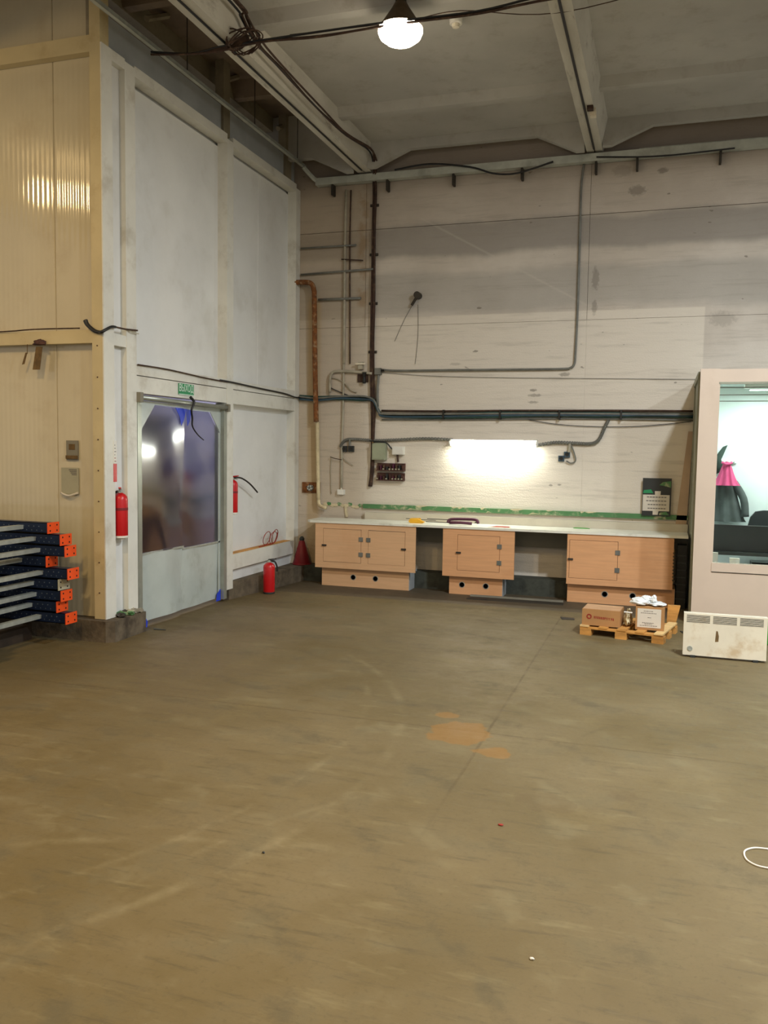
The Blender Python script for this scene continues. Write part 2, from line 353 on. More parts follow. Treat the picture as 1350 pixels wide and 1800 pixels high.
def W(name, bm, mat, parent, **kw):
    """child of parent whose mesh is given in world coordinates"""
    o = obj(name, bm, mat, parent, **kw)
    if parent.parent is None and parent.type == 'EMPTY':
        o.matrix_parent_inverse = (Matrix.Translation(parent.location) @ Matrix.Rotation(parent.rotation_euler.z, 4, 'Z')).inverted()
    return o
# ================================================================== SETTING
YB = 10.3; XP = -4.55; YF = 6.22
struct('floor', bx(-9, 9, -7, 10.6, -.15, 0), 'floor', 'worn brown concrete floor with joints and scuffs')
# ceiling: slab, paired longitudinal ribs, cross ribs, notched end ribs
ce = struct('ceiling', bx(-3.66, 7.6, -7, 10.6, 5.38, 5.6), 'ceil', 'dusty precast ribbed concrete ceiling')
W('slab', bx(-9.2, -6.43, -7, 10.6, 5.38, 5.6), 'ceil', ce); W('slab', bx(-6.43, -3.66, -7, 10.6, 5.80, 5.95), 'ceil_shaded', ce)
RX = [-9.189, -6.422, -3.655, -.888, 1.879, 4.646, 7.413]
for X in RX:
    for s in (-1, 1):
        HI = 5.82 if (X, s) in ((-3.655, -1), (-6.422, 1)) else 5.401
        b = prism([(X+s*.006, 5.1), (X+s*.088, 5.1), (X+s*.15, 5.40), (X+s*.15, HI), (X+s*.006, HI)], 'y', -7, 10.28)
        W('rib', b, 'rib', ce, bevel=.006)
for X0, X1 in zip(RX, RX[1:]):
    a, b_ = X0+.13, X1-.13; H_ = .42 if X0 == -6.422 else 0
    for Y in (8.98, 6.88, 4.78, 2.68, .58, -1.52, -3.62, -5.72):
        W('cross_rib', prism([(Y-.09, 5.39+H_), (Y, 5.30+H_*.8), (Y+.10, 5.30+H_*.8), (Y+.19, 5.39+H_)], 'x', a, b_), 'ceil_shaded' if H_ else 'ceil', ce)
    W('end_rib', prism([(a-.03, 5.09), (a+.06, 5.09), (a+.50, 5.268), (b_-.50, 5.268), (b_-.06, 5.06), (b_+.03, 5.06), (b_+.03, 5.39+H_), (a-.03, 5.39+H_)], 'y', 10.02, 10.10), 'ceil', ce)
# back wall: precast panels, each its own piece
wb = struct('wall_back', bx(-9, 7.5, YB+.02, YB+.25, 0, 5.9), 'wall', 'whitewashed precast panel wall with dark stain bands and a shade-tinted top')
xs = [-9, -6.42, -3.655, -.925, 1.85, 4.62, 7.5]; zs = [0, .83, 2.03, 3.23, 4.425, 5.38]
for i, (x0, x1) in enumerate(zip(xs, xs[1:])):
    for z0, z1 in zip(zs, zs[1:]):
        g = .003 if z0 == 4.425 or z1 == 4.425 else .0006
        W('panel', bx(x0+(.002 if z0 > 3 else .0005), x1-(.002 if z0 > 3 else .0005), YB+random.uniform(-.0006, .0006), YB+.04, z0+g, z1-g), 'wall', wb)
# dark kerb along the foot of the back wall, green rail, ledge
struct('baseboard_back', bx(-4.42, .27, 10.06, YB, 0, .2), 'kerb_dark', 'dark rough kerb along the foot of the back wall', bevel=.012)
# cold room side wall (faces +X)
wl = struct('wall_left', bx(-4.80, -4.70, 6.46, 10.3, 2.2, 5.30), 'panel', 'white cold room side wall with square posts and rails')
XQ = XP-.115
W('panel', bx(XQ-.03, XQ, 6.69, 8.42, 2.40, 4.90), 'panel', wl)
W('panel', bx(XQ-.03, XQ, 8.50, 10.18, 2.40, 4.90), 'panel', wl)
W('panel', bx(XQ-.03, XQ, 8.50, 10.18, .2, 2.24), 'panel', wl)
W('panel', bx(XQ-.03, XQ+.055, 6.37, 6.545, .12, 5.0), 'panel', wl)
W('seam_strip', bx(XQ, XQ+.004, 9.33, 9.338, 2.40, 4.90), 'panel', wl)
posts = [(6.221, 6.365, .19, 5.02), (6.545, 6.695, .12, 5.0), (8.37, 8.51, .12, 4.97), (10.17, 10.297, .2, 4.97)]
for y0, y1, z0, z1 in posts:
    W('post', bx(XP-.12 if y0 > 6.3 else XP-.012, XP, y0, y1, z0, z1), 'frame', wl, bevel=.006)
for y0, y1 in ((6.36, 6.55), (6.69, 8.375), (8.505, 10.175)):
    W('top_rail', bx(XP-.12, XP-.001, y0, y1, 4.93, 5.02), 'frame', wl, bevel=.004)
    if y0 > 6.4:
        W('middle_rail', bx(XP-.115, XP-.004, y0, y1, 2.335, 2.43), 'frame', wl, bevel=.005)
        W('middle_rail', bx(XP-.115, XP-.006, y0, y1, 2.175, 2.327), 'frame', wl, bevel=.005)
W('middle_rail', bx(XP-.115, XP-.004, 6.36, 6.55, 2.56, 2.66), 'frame', wl, bevel=.005)
W('low_rail', bx(XP-.11, XP-.004, 8.505, 10.175, .33, .50), 'frame', wl, bevel=.006)
W('rail_top_board', bx(XP-.11, XP-.02, 8.52, 10.1, .501, .508), 'timber', wl)
W('skirt_panel', bx(XP-.10, XP-.06, 8.505, 10.175, .19, .335), 'panel', wl)
for y0, y1 in ((6.225, 6.33), (8.38, 8.52), (9.95, 10.12)):
    W('upper_post', bx(-4.70, -4.60, y0, y1, 5.02, 5.80), 'stub', wl)
W('upper_sheet', bx(-4.655, -4.63, 6.36, 10.28, 5.0, 5.33), 'blueboard', wl)
W('roof_beam', bx(-4.90, -4.80, 6.0, 10.0, 5.62, 5.80), 'stub', wl)
for y in (7.05, 8.45, 9.85): W('roof_brace', tb([(-4.66, y, 5.60), (-4.66, y+.35, 5.79)], .03, 6, 1), 'stub', wl)
# cold room front wall (faces the hall) : ribbed sheets, column, two beams
def ribbed(x0, x1, z0, z1, y):
    bm = B(); n = max(2, int((x1-x0)/.05)); cols = []
    for i in range(n*6+1):
        x = x0+(x1-x0)*i/(n*6); d = .0006*math.cos(2*PI*i/6)
        cols.append((bm.verts.new((x, y+d, z0)), bm.verts.new((x, y+d, z1))))
    for a, b in zip(cols, cols[1:]): bm.faces.new((a[0], b[0], b[1], a[1]))
    q = [bm.verts.new((x, y+.05, z)) for x in (x0, x1) for z in (z0, z1)]
    bm.faces.new((q[0], q[2], q[3], q[1])); bm.faces.new((cols[0][0], cols[0][1], q[1], q[0])); bm.faces.new((cols[-1][0], cols[-1][1], q[3], q[2]))
    return bm
wf = struct('wall_front', bx(-9, -4.70, 6.36, 6.45, .1, 5.62), 'stub', 'cream ribbed cold room front wall with column and beams')
for x0, x1 in ((-9, -8.04), (-8.03, -7.04), (-7.03, -6.04), (-6.08, -5.103), (-5.096, -4.66)):
    W('sheet', ribbed(x0, x1, .19, 5.6, 6.305), 'ribbed', wf, smooth=True)
W('column', bx(-4.667, -4.563, 6.222, 6.34, .19, 5.6), 'column', wf, bevel=.005)
W('beam', bx(-9, -4.667, 6.222, 6.30, 2.565, 2.675), 'column', wf, bevel=.004)
W('beam', bx(-9, -4.667, 6.222, 6.30, 4.955, 5.09), 'column', wf, bevel=.004)
for i in range(9):
    z = .42+i*.265; o = W('screw', lathe([(.006, 0), (.006, .004), (.002, .006)], 0, 0, 8), 'brown_dk', wf)
    o.rotation_euler = (PI/2, 0, 0); o.location = (-4.615, 6.221, z)
# kerbs under the cold room walls
struct('trim_1', prism([(-9, 6.17), (-4.52, 6.17), (-4.455, 6.215), (-4.47, 6.70), (-4.70, 6.70), (-4.70, 6.36), (-9, 6.36)], 'z', 0, .185), 'curb', 'rough concrete kerb under cold room corner, left of door', bevel=.012)
struct('trim_2', prism([(-4.56, 8.44), (-4.42, 9.5), (-4.36, 10.06), (-4.36, 10.3), (-4.68, 10.3), (-4.68, 8.44)], 'z', 0, .195), 'curb', 'rough concrete kerb under cold room wall, right of door', bevel=.012)
# room behind the door
struct('wall_inner', bx(-6.4, -6.3, 6.5, 10.2, 0, 3.0), 'panel_in', 'violet grey wall inside the cold room')
struct('wall_inner_side', bx(-6.35, -4.75, 9.6, 9.7, 0, 3.0), 'panel_in', 'inner end wall of the cold room')
t = thing('goods_stack', 'blurred brown stack of goods behind left clear leaf inside cold room', 'goods', (-5.9, 9.2, 0))
for i in range(5):
    W('carton', bx(-6.25+.03*(i % 2), -5.62-.04*(i % 3), 8.75, 9.35, .42*i, .42*i+.40), ['carton', 'brown_dk', 'timber', 'brown_dk', 'steel_dark'][i], t, bevel=.005)
t = thing('goods_roll', 'blurred red upright roll behind the middle of swing door', 'goods', (-5.45, 9.3, 0))
W('roll', lathe([(.07, .6), (.07, 1.35), (.05, 1.38)], -5.45, 9.35, 20), 'red_dk', t, smooth=True); W('stand', lathe([(.09, 0), (.09, .02), (.02, .03), (.02, .6)], -5.45, 9.35, 16), 'dark', t)
# ------------------------------------------------------------------ swing door of clear pvc
dr = tag(bpy.data.objects.new('door_1', None), 'grey framed swing door with two clear pvc leaves', None, None, 'structure'); C.objects.link(dr); dr.location = (XP, 7.5, 0)
W('door_frame', bx(XP-.10, XP+.002, 6.70, 6.765, .0, 2.17), 'alu', dr, bevel=.004)
W('door_frame', bx(XP-.10, XP+.002, 8.30, 8.365, .03, 2.17), 'alu', dr, bevel=.004)
W('roller_bar', tb([(XP+.012, 6.72, 2.135), (XP+.015, 8.36, 2.12)], .022, 12, 1), 'alu', dr, smooth=True)
W('hinge_block', bx(XP-.01, XP+.04, 6.69, 6.74, 2.09, 2.18), 'greyboard', dr, bevel=.004)
W('hinge_block', bx(XP-.01, XP+.04, 8.33, 8.375, 2.08, 2.16), 'greyboard', dr, bevel=.004)
XD = XP-.035
def wavy(poly_y0, poly_y1, z0, z1, clip, x, amp, ph):
    """gently buckled sheet clipped to a polygon rule clip(y)->(zlo,zhi)"""
    bm = B(); ny, nz = 22, 40; g = []
    for i in range(ny+1):
        y = poly_y0+(poly_y1-poly_y0)*i/ny; lo, hi = clip(y); row = []
        for j in range(nz+1):
            z = lo+(hi-lo)*j/nz
            d = amp*(math.sin(ph+y*7+z*2.3)+.6*math.sin(ph*2+y*3-z*5.1)+.5*math.cos(y*11+z*1.7+ph))
            row.append(bm.verts.new((x+d, y, z)))
        g.append(row)
    for i in range(ny):
        for j in range(nz): bm.faces.new((g[i][j], g[i+1][j], g[i+1][j+1], g[i][j+1]))
    return bm
W('leaf', wavy(6.775, 7.535, 0, 0, lambda y: (.69, min(2.075, 1.80+(y-6.775)*1.15)), XD, .010, .3), 'pvc', dr, smooth=True)['label'] = 'left clear leaf'
W('leaf', wavy(7.49, 8.292, 0, 0, lambda y: (.665, min(2.065, 1.83+(8.292-y)*1.05)), XD-.02, .005, 2.1), 'pvc', dr, smooth=True)['label'] = 'right clear leaf'
W('kick_panel', wavy(6.775, 7.53, 0, 0, lambda y: (.05, .69), XD, .012, 1.0), 'doorgrey', dr, smooth=True)
W('kick_panel', wavy(7.49, 8.292, 0, 0, lambda y: (.045+.05*(y > 9), .665), XD-.02, .007, 2.8), 'doorgrey', dr, smooth=True)
W('welt', bx(XD-.004, XD+.008, 6.775, 7.53, .682, .70), 'galv', dr, bevel=.003)
W('welt', bx(XD-.022, XD-.006, 7.53, 8.292, .657, .674), 'galv', dr, bevel=.003)
W('corner_gusset', prism([(6.765, 2.11), (6.765, 1.81), (7.02, 2.082), (7.53, 2.078), (7.53, 2.11)], 'x', XD+.004, XD+.011), 'doorgrey', dr)
W('corner_gusset', prism([(8.30, 2.11), (8.30, 1.84), (8.08, 2.062), (7.53, 2.068), (7.53, 2.11)], 'x', XD-.012, XD-.005), 'doorgrey', dr)
W('edge_strip', bx(XD+.002, XD+.009, 6.765, 6.80, .06, 1.83), 'doorgrey', dr)
W('edge_strip', bx(XD-.016, XD-.006, 8.262, 8.298, .06, 1.85), 'doorgrey', dr)
W('tape', prism([(7.36, 2.075), (7.56, 2.07), (7.52, 1.96), (7.47, 1.90), (7.44, 1.99)], 'x', XD+.016, XD+.019), 'tape', dr)
W('tape', prism([(7.56, 2.07), (7.66, 2.065), (7.63, 1.95), (7.585, 1.90)], 'x', XD+.016, XD+.019), 'tape', dr)
W('tape', prism([(6.79, .0), (6.79, .12), (6.83, .10), (6.87, .05), (6.86, .0)], 'x', XD+.012, XD+.02), 'tape', dr)
W('tape', prism([(8.20, .02), (8.22, .10), (8.29, .14), (8.29, .02)], 'x', XD-.004, XD+.004), 'tape', dr)
# ------------------------------------------------------------------ glazed cabin at the right
XC = .295; YC = 8.9
wc = struct('wall_right', bx(XC, 3.2, YC, YC+.07, 0, .545), 'cabin', 'beige cabin front under a wide window', bevel=.004)
W('corner_post', bx(XC, .468, YC-.004, YC+.075, .0, 2.52), 'cabin', wc, bevel=.005)
W('head_panel', bx(.46, 3.2, YC, YC+.07, 2.385, 2.515), 'cabin', wc, bevel=.004)
W('side_wall', bx(XC, XC+.05, YC+.05, YB, 0, 2.49), 'cabin_side', wc)
for y in (8.99, 9.09, 10.2): W('side_profile', bx(XC-.014, XC, y, y+.03, 0, 2.5), 'cabin_side', wc)
W('side_rail', bx(XC-.02, XC, 8.98, YB-.02, 2.44, 2.5), 'cabin_side', wc)
W('inner_wall', bx(XC+.05, 3.2, YB-.06, YB-.005, 0, 2.46), 'cabin_in', wc)
W('inner_side_wall', bx(XC+.05, XC+.06, YC+.08, YB-.05, 0, 2.5), 'cabin_in', wc)
W('inner_ceiling', bx(XC+.05, 3.2, YC+.07, YB, 2.45, 2.49), 'cabin_in', wc)
W('far_side_wall', bx(3.15, 3.2, YC+.07, YB, 0, 2.52), 'cabin_in', wc)
wn = tag(bpy.data.objects.new('window_1', None), 'wide beige framed cabin window', None, None, 'structure'); C.objects.link(wn); wn.location = (1.8, YC, .6)
W('window_sill', bx(.466, 3.2, YC-.012, YC+.06, .556, .64), 'cabin', wn, bevel=.005)
W('window_frame', bx(.466, 3.2, YC-.004, YC+.05, 2.372, 2.392), 'cabin_side', wn)
W('window_frame', bx(.466, .476, YC+.0, YC+.05, .64, 2.372), 'cabin', wn)
W('pane', bx(.47, 3.2, YC+.03, YC+.034, .64, 2.375), 'glass', wn)
for z in (2.34, 2.27, 2.21): W('reflection_bar', bx(.48, 3.1, YC+.09, YC+.10, z, z+.008), 'greyboard', wn)  # thin bars added for the reflection lines in the window glass
l = bpy.data.lights.new('cabin_light', 'AREA'); l.shape = 'RECTANGLE'; l.size = 1.2; l.size_y = .15; l.energy = 34; l.color = (.86, 1, .96)
lo = bpy.data.objects.new('cabin_light', l); C.objects.link(lo); lo.location = (1.4, 9.6, 2.36)
cl = thing('ceiling_light', 'slim white tube fitting on the cabin ceiling', 'lamp', (1.4, 9.6, 2.45))
W('housing', bx(.75, 2.05, 9.54, 9.66, 2.38, 2.45), 'white', cl)
# inner light of the cold room
l = bpy.data.lights.new('cold_room_light', 'AREA'); l.size = .5; l.energy = 42; l.color = (.85, .85, 1)
lo = bpy.data.objects.new('cold_room_light', l); C.objects.link(lo); lo.location = (-5.3, 8.2, 2.9)
# ------------------------------------------------------------------ lamps in view
t = thing('bell_lamp', 'lit bell shaped lamp hanging from ceiling above the floor centre', 'lamp', (-2.16, 6.85, 5.38))
W('hanger', tb([(-2.16, 6.85, 5.38), (-2.16, 6.85, 5.26)], .045, 10, 1), 'steel_dark', t)
W('shade', lathe([(.03, 5.30), (.05, 5.285), (.075, 5.24), (.155, 5.12), (.183, 5.09), (.186, 5.085), (.18, 5.085), (.15, 5.115), (.07, 5.235), (.03, 5.27)], -2.16, 6.85, 32, cap=False), 'lampcone', t, smooth=True)
m['glow'] = EM('lit_lamp_glass', (1, .86, .66), 26)
W('bulb_glass', lathe([(.178, 5.088), (.182, 5.06), (.165, 5.02), (.12, 4.985), (.06, 4.968), (.005, 4.963)], -2.16, 6.85, 32), 'glow', t, smooth=True)
t = thing('fluorescent_lamp', 'lit long fluorescent tube lamp on back wall over worktop', 'lamp', (-1.975, 10.2, 1.78))
m['tube'] = EM('lit_tube_cover', (.98, 1, .88), 55)
x0, x1, zl = -2.475, -1.475, 1.785
W('housing', bx(x0-.02, x1+.02, 10.235, YB-.005, zl-.03, zl+.05), 'white', t, bevel=.006); W('hood', bx(x0-.02, x1+.02, 10.15, 10.236, zl+.04, zl+.05), 'white', t, bevel=.003)
b = B(); tube(b, [(x0, 10.195, zl), (x0+.03, 10.195, zl), (x1-.03, 10.195, zl-.008), (x1, 10.195, zl-.008)], .036, 14, 1)
W('diffuser', b, 'tube', t, smooth=True)
for X in (x0-.02, x1+.02): W('end_cap', tb([(X-.02, 10.2, zl), (X+.02, 10.2, zl)], .034, 12, 1), 'white', t, smooth=True)
t = thing('smoke_detector', 'small white detector on the ceiling right of bell lamp', 'detector', (-1.83, 7.37, 5.38))
W('base', lathe([(.055, 5.38), (.055, 5.32), (.05, 5.315)], -1.83, 7.37, 20), 'white', t)
W('sensor', lathe([(.035, 5.317), (.03, 5.29), (.01, 5.285)], -1.83, 7.37, 16), 'ivory', t)
# ================================================================== trays and cables high up
t = thing('cable_tray', 'long galvanised cable tray along top of back wall', 'cable tray', (-1, 10.2, 5.0))
W('channel', bx(-4.3, 7, 10.19, 10.29, 4.99, 5.0), 'tray', t)
W('lip', bx(-4.3, 7, 10.186, 10.192, 4.99, 5.075), 'tray', t); W('lip', bx(-4.3, 7, 10.286, 10.292, 4.99, 5.075), 'tray', t)
W('cover', bx(-.4, 2.4, 10.184, 10.29, 5.076, 5.082), 'galv', t)
for X in (-4.08, -3.34-.02, -2.53, -1.71, -.92+.05, -.42, .45, 1.4): W('bracket', bx(X-.012, X+.012, 10.20, 10.296, 4.86, 4.99), 'steel_dark', t)
t = thing('cable_tray', 'thin galvanised rail on rods running over the cold room side wall', 'cable tray', (-4.43, 8, 5.2))
W('channel', bx(-4.445, -4.405, -4, 10.15, 5.195, 5.20), 'tray', t)
W('lip', bx(-4.409, -4.403, -4, 10.15, 5.195, 5.225), 'galv', t); W('lip', bx(-4.449, -4.443, -4, 10.15, 5.195, 5.225), 'tray', t)
for Y in (2.5, 5.3, 7.35, 8.75, 9.9): W('rod', tb([(-4.42, Y, 5.2), (-4.42, Y, 5.80)], .005, 6, 1), 'steel_dark', t)
W('end_drop', tb([(-4.43, 10.1, 5.2), (-4.33, 10.2, 5.08), (-4.25, 10.22, 5.03)], .03, 6, 2), 'tray', t)
def cable(label, pts, r, mat, name='cable', cat='cable', group=None, n=6, seg=8):
    o = obj(name, tb(pts, r, seg, n), mat, smooth=True); return tag(o, label, cat, group)
def strands(root, pts, cnt, r, spread, mats, name='strand', jit=.012):
    for i in range(cnt):
        a = 2*PI*i/cnt; P = [Vector(p)+Vector((0, math.cos(a)*spread*.6, math.sin(a)*spread))+Vector([random.uniform(-jit, jit)*s_ for s_ in (0, .4, 1)]) for p in pts]
        W(name, tb(P, r, 6, 5), mats[i % len(mats)], root, smooth=True)
def vstrands(root, pts, cnt, r, spread, mats, jit=.012):
    for i in range(cnt):
        a = 2*PI*i/cnt; P = [Vector(p)+Vector((math.cos(a)*spread, math.sin(a)*spread*.6, 0))+Vector([random.uniform(-jit, jit)*s_ for s_ in (1, .4, 0)]) for p in pts]
        W('strand', tb(P, r, 6, 5), mats[i % len(mats)], root, smooth=True)
def fz(pts, Y): return [(x, Y, z) for x, z in pts]
# cables along the first beam
t = thing('cable_bundle', 'dusty brown cable bundle draped along side of the left beam', 'cables', (-3.45, 8, 5.2))
P = [(-3.44, 4.5, 5.33), (-3.44, 5.8, 5.30), (-3.42, 6.5, 5.26), (-3.45, 6.639, 5.257), (-3.45, 6.901, 5.167), (-3.45, 7.423, 5.144), (-3.45, 8.239, 5.118), (-3.45, 9.051, 5.134), (-3.45, 9.81, 5.231), (-3.46, 10.0, 5.17), (-3.50, 10.16, 5.12)]
vstrands(t, P, 4, .010, .022, ['cable_brown', 'cable_brown', 'cable'], .02)
t = thing('cable_bundle', 'dusty cable bundle hanging across the ceiling behind bell lamp', 'cables', (-1.5, 6.7, 5.07))
P = [(-4.40, 6.72, 5.12), (-4.0, 6.71, 5.06), (-3.7, 6.7, 5.06), (-3.3, 6.70, 5.075), (-2.8, 6.70, 5.06), (-2.2, 6.71, 5.07), (-1.5, 6.71, 5.06), (-.9, 6.71, 5.085), (0, 6.71, 5.06), (1.5, 6.71, 5.09), (4, 6.7, 5.07)]
strands(t, P, 3, .009, .014, ['cable_brown', 'cable', 'cable_brown'], jit=.012)
cable('thin dark wire across the ceiling passing white detector', [(-3.2, 6.99, 5.24), (-2.2, 6.97, 5.20), (-1.7, 6.97, 5.22), (-.9, 6.98, 5.10), (.4, 6.99, 5.22), (2.5, 7.0, 5.2)], .004, 'cable_brown', 'wire', 'wire')
t = thing('cable_bundle', 'tangled knot of dusty cables where the two ceiling bundles cross', 'cables', (-3.5, 6.7, 5.12))
for i in range(6):
    a0 = random.uniform(0, 6); pts = [(-3.5+.13*math.cos(a0+j*1.3)+random.uniform(-.05, .05), 6.7+.12*math.sin(a0+j*1.3), 5.10+.06*math.sin(j*2+a0)) for j in range(6)]
    W('loop', tb(pts, .006, 6, 5), 'cable_brown', t, smooth=True)
W('tie', tb([(-3.6, 6.70, 5.08), (-3.45, 6.70, 5.12)], .035, 8, 1), 'cable_brown', t)
cable('straight dark cable fixed in the joint of the right ceiling beam', [(-.888, -2, 5.092), (-.888, 10.1, 5.092)], .012, 'cable', n=1)
cable('straight dark cable fixed in the joint of the left ceiling beam', [(-3.655, -2, 5.092), (-3.655, 10.1, 5.092)], .010, 'cable', n=1)
t = thing('junction_box', 'small pale junction box on side of right ceiling beam', 'junction box', (-.80, 9.0, 5.1))
W('body', bx(-.84, -.78, 8.93, 9.05, 5.04, 5.1), 'ivory', t, bevel=.006); W('gland', bx(-.86, -.80, 8.86, 8.92, 5.06, 5.1), 'cable_brown', t)
cable('black cable sagging below the tray between first brackets', fz([(-3.248, 5.08), (-2.815, 5.112), (-2.321, 5.036), (-2.044, 4.94), (-1.806, 4.914), (-1.574, 4.954), (-1.345, 5.012)], 10.16), .011, 'cable')
cable('black cable sagging below the tray at the upper right', fz([(-0.864, 5.021), (-0.425, 4.982), (-0.12, 4.968), (0.179, 4.972), (0.588, 4.984)], 10.16), .009, 'cable')
# ================================================================== pipes on the back wall
YW = 10.27
t = thing('cable_bundle', 'thick brown vertical cable bundle down back wall beside the grey-green box', 'cables', (-3.54, YW, 3))
P = [(-3.50, 10.16, 5.12), (-3.53, 10.24, 5.0)]+[(a, YW, b) for a, b in ((-3.539, 4.829), (-3.541, 4.449), (-3.542, 4.032), (-3.542, 3.472), (-3.543, 3.049), (-3.537, 2.624), (-3.523, 2.196), (-3.518, 1.838), (-3.528, 1.478), (-3.547, 1.224))]
vstrands(t, P, 5, .012, .018, ['cable_brown', 'cable_brown', 'brown_dk'], .008)
for z in (4.7, 4.1, 3.5, 2.9, 2.3): W('clamp', bx(-3.60, -3.49, 10.28, 10.3, z, z+.03), 'steel_dark', t)
cable('rust-stained thin conduit, left of the pair down back wall', fz([(-3.918, 4.928), (-3.925, 4.263), (-3.924, 3.628), (-3.922, 2.772)], YW), .017, 'conduit_l', 'conduit', 'pipe', n=2)
cable('thin brown conduit, right of the pair down back wall', fz([(-3.857, 4.923), (-3.864, 4.33), (-3.855, 3.625), (-3.844, 2.771)], 10.28), .009, 'cable_brown', 'conduit', 'pipe', n=2)
cable('slim grey pipe dropping to the small white socket box', fz([(-3.929, 2.772), (-3.93, 2.196), (-3.94, 1.761), (-3.941, 1.177)], 10.28), .014, 'conduit_l', 'conduit', 'pipe', n=2)
t = thing('drain_pipe', 'rusty bent pipe standing in the left corner of back wall', 'pipe', (-4.4, 10.2, 3))
W('pipe', tb(fz([(-4.568, 3.806), (-4.41, 3.799), (-4.346, 3.774), (-4.314, 3.701), (-4.305, 3.572)], 10.2)+fz([(-4.289, 2.778), (-4.266, 2.035)], 10.2), .032, 12, 5), 'rust', t, smooth=True)
W('lower_pipe', tb(fz([(-4.258, 2.036), (-4.244, 1.463), (-4.232, 1.021)], 10.22), .024, 10, 2), 'cream', t, smooth=True)
W('bend', tb(fz([(-4.232, 1.035), (-4.215, 0.962), (-4.12, 0.936)], 10.22), .024, 10, 3), 'cream', t, smooth=True)
def rod(lab, a, b, r=.012, mat='conduit', Y=10.26): return cable(lab, [(a[0], Y, a[1]), (b[0], Y, b[1])], r, mat, 'rod', 'rod', n=1)
rod('grey steel rod bridging corner to pipes, topmost of four on wall', (-4.524, 4.241), (-3.772, 4.24))
rod('brown steel rod just under the topmost rod by corner', (-3.968, 4.076), (-3.678, 4.046), .008, 'cable_brown')
rod('green-grey steel rod from corner across to brown bundle', (-4.521, 3.911), (-3.541, 3.934), .013)
rod('grey steel rod beside the bend of the rusty pipe', (-4.274, 3.585), (-3.702, 3.584), .016)
t = thing('wall_hook', 'dark round wall bracket with two hanging wires, above middle of wall', 'bracket', (-2.96, 10.25, 3.6))
W('plate', tb([(-2.955, 10.30, 3.585), (-2.955, 10.20, 3.585)], .042, 12, 1), 'steel_dark', t)
W('arm', tb([(-2.955, 10.22, 3.57), (-3.03, 10.25, 3.47)], .018, 8, 1), 'steel_dark', t)
W('wire', tb(fz([(-3.015, 3.508), (-3.129, 3.318), (-3.258, 3.042)], 10.293), .003, 6, 3), 'conduit', t)
W('wire', tb(fz([(-2.964, 3.485), (-2.957, 3.104), (-2.987, 2.757)], 10.293), .003, 6, 3), 'conduit', t)
cable('thin grey conduit running down from right end of tray and left to corner box', fz([(-1.009, 4.989), (-1.033, 4.736), (-1.032, 4.287), (-1.031, 3.835), (-1.032, 3.249), (-1.04, 2.856), (-1.049, 2.725), (-1.093, 2.679), (-1.211, 2.668), (-1.782, 2.669), (-2.48, 2.673), (-3.207, 2.676), (-3.417, 2.693)], YW), .013, 'conduit', 'conduit', 'pipe')
cable('hair-thin wire across wall under the conduit to cabin', fz([(-3.416, 2.658), (-2.766, 2.607), (-1.917, 2.577), (-1.109, 2.56), (-0.34, 2.545), (0.304, 2.532)], 10.285), .0028, 'conduit', 'wire', 'wire')
cable('green-grey conduit dropping from corner box to main cable bundle', fz([(-3.447, 2.679), (-3.467, 2.481), (-3.463, 2.232)], YW), .016, 'conduit', 'conduit', 'pipe', n=2)
t = thing('junction_box', 'dark small corner box where conduit meets brown bundle', 'junction box', (-3.45, 10.27, 2.7))
W('body', bx(-3.50, -3.42, 10.24, 10.3, 2.63, 2.71), 'conduit', t, bevel=.008); W('gland', tb([(-3.42, 10.265, 2.68), (-3.38, 10.265, 2.68)], .014, 8, 1), 'black', t)
# main bundle: from the cold room corner along the wall to the cabin
t = thing('cable_bundle', 'thick black and green cable bundle running along wall to the cabin', 'cables', (-2, 10.25, 2.1))
P = fz([(-4.524, 2.351), (-4.277, 2.328), (-3.963, 2.341), (-3.654, 2.339), (-3.532, 2.325), (-3.478, 2.253), (-3.439, 2.168), (-3.348, 2.125), (-2.756, 2.119), (-2.044, 2.127), (-1.362, 2.135), (-0.706, 2.136), (-0.2, 2.131), (0.278, 2.125)], 10.255)
strands(t, P, 5, .0125, .022, ['cable', 'cable_green', 'conduit', 'cable_blue', 'cable_green'], jit=.010)
W('upper_strand', tb(fz([(-3.409, 2.182), (-2.757, 2.175), (-1.769, 2.182), (-1.098, 2.182), (-0.453, 2.182), (0.276, 2.176)], 10.27), .012, 8, 4), 'cable_brown', t, smooth=True)
W('upper_strand', tb(fz([(-3.407, 2.068), (-2.755, 2.07), (-1.767, 2.08), (-1.095, 2.089), (-0.45, 2.085), (0.28, 2.074)], 10.28), .009, 8, 4), 'conduit', t, smooth=True)
W('slack_strand', tb(fz([(-1.596, 2.081), (-1.225, 2.022), (-0.766, 1.998), (-0.258, 2.007), (0.262, 2.061)], 10.28), .004, 6, 4), 'cable', t)
for px in (-2.6, -1.9, -1.2, -.5): W('clip', bx(px-.01, px+.01, 10.222, 10.3, 2.075, 2.19), 'black', t)
cable('dark loose cable looping at the small boxes below rods', fz([(-4.106, 2.522), (-4.097, 2.472), (-3.964, 2.413), (-3.808, 2.354)], 10.28), .006, 'cable', n=5)
cable('grey loose cable curling above the black bundle', fz([(-4.119, 2.341), (-4.106, 2.573), (-4.028, 2.587), (-3.919, 2.535), (-3.825, 2.441), (-3.747, 2.412)], 10.28), .007, 'conduit_l', n=5)
t = thing('conduit_elbow', 'brown horizontal pipe stub with valve, left of brown bundle', 'pipe', (-3.8, 10.25, 2.65))
W('pipe', tb(fz([(-4.104, 2.414), (-4.106, 2.573), (-4.076, 2.659), (-3.99, 2.68), (-3.774, 2.67), (-3.537, 2.645)], 10.26), .018, 8, 5), 'conduit_l', t, smooth=True)
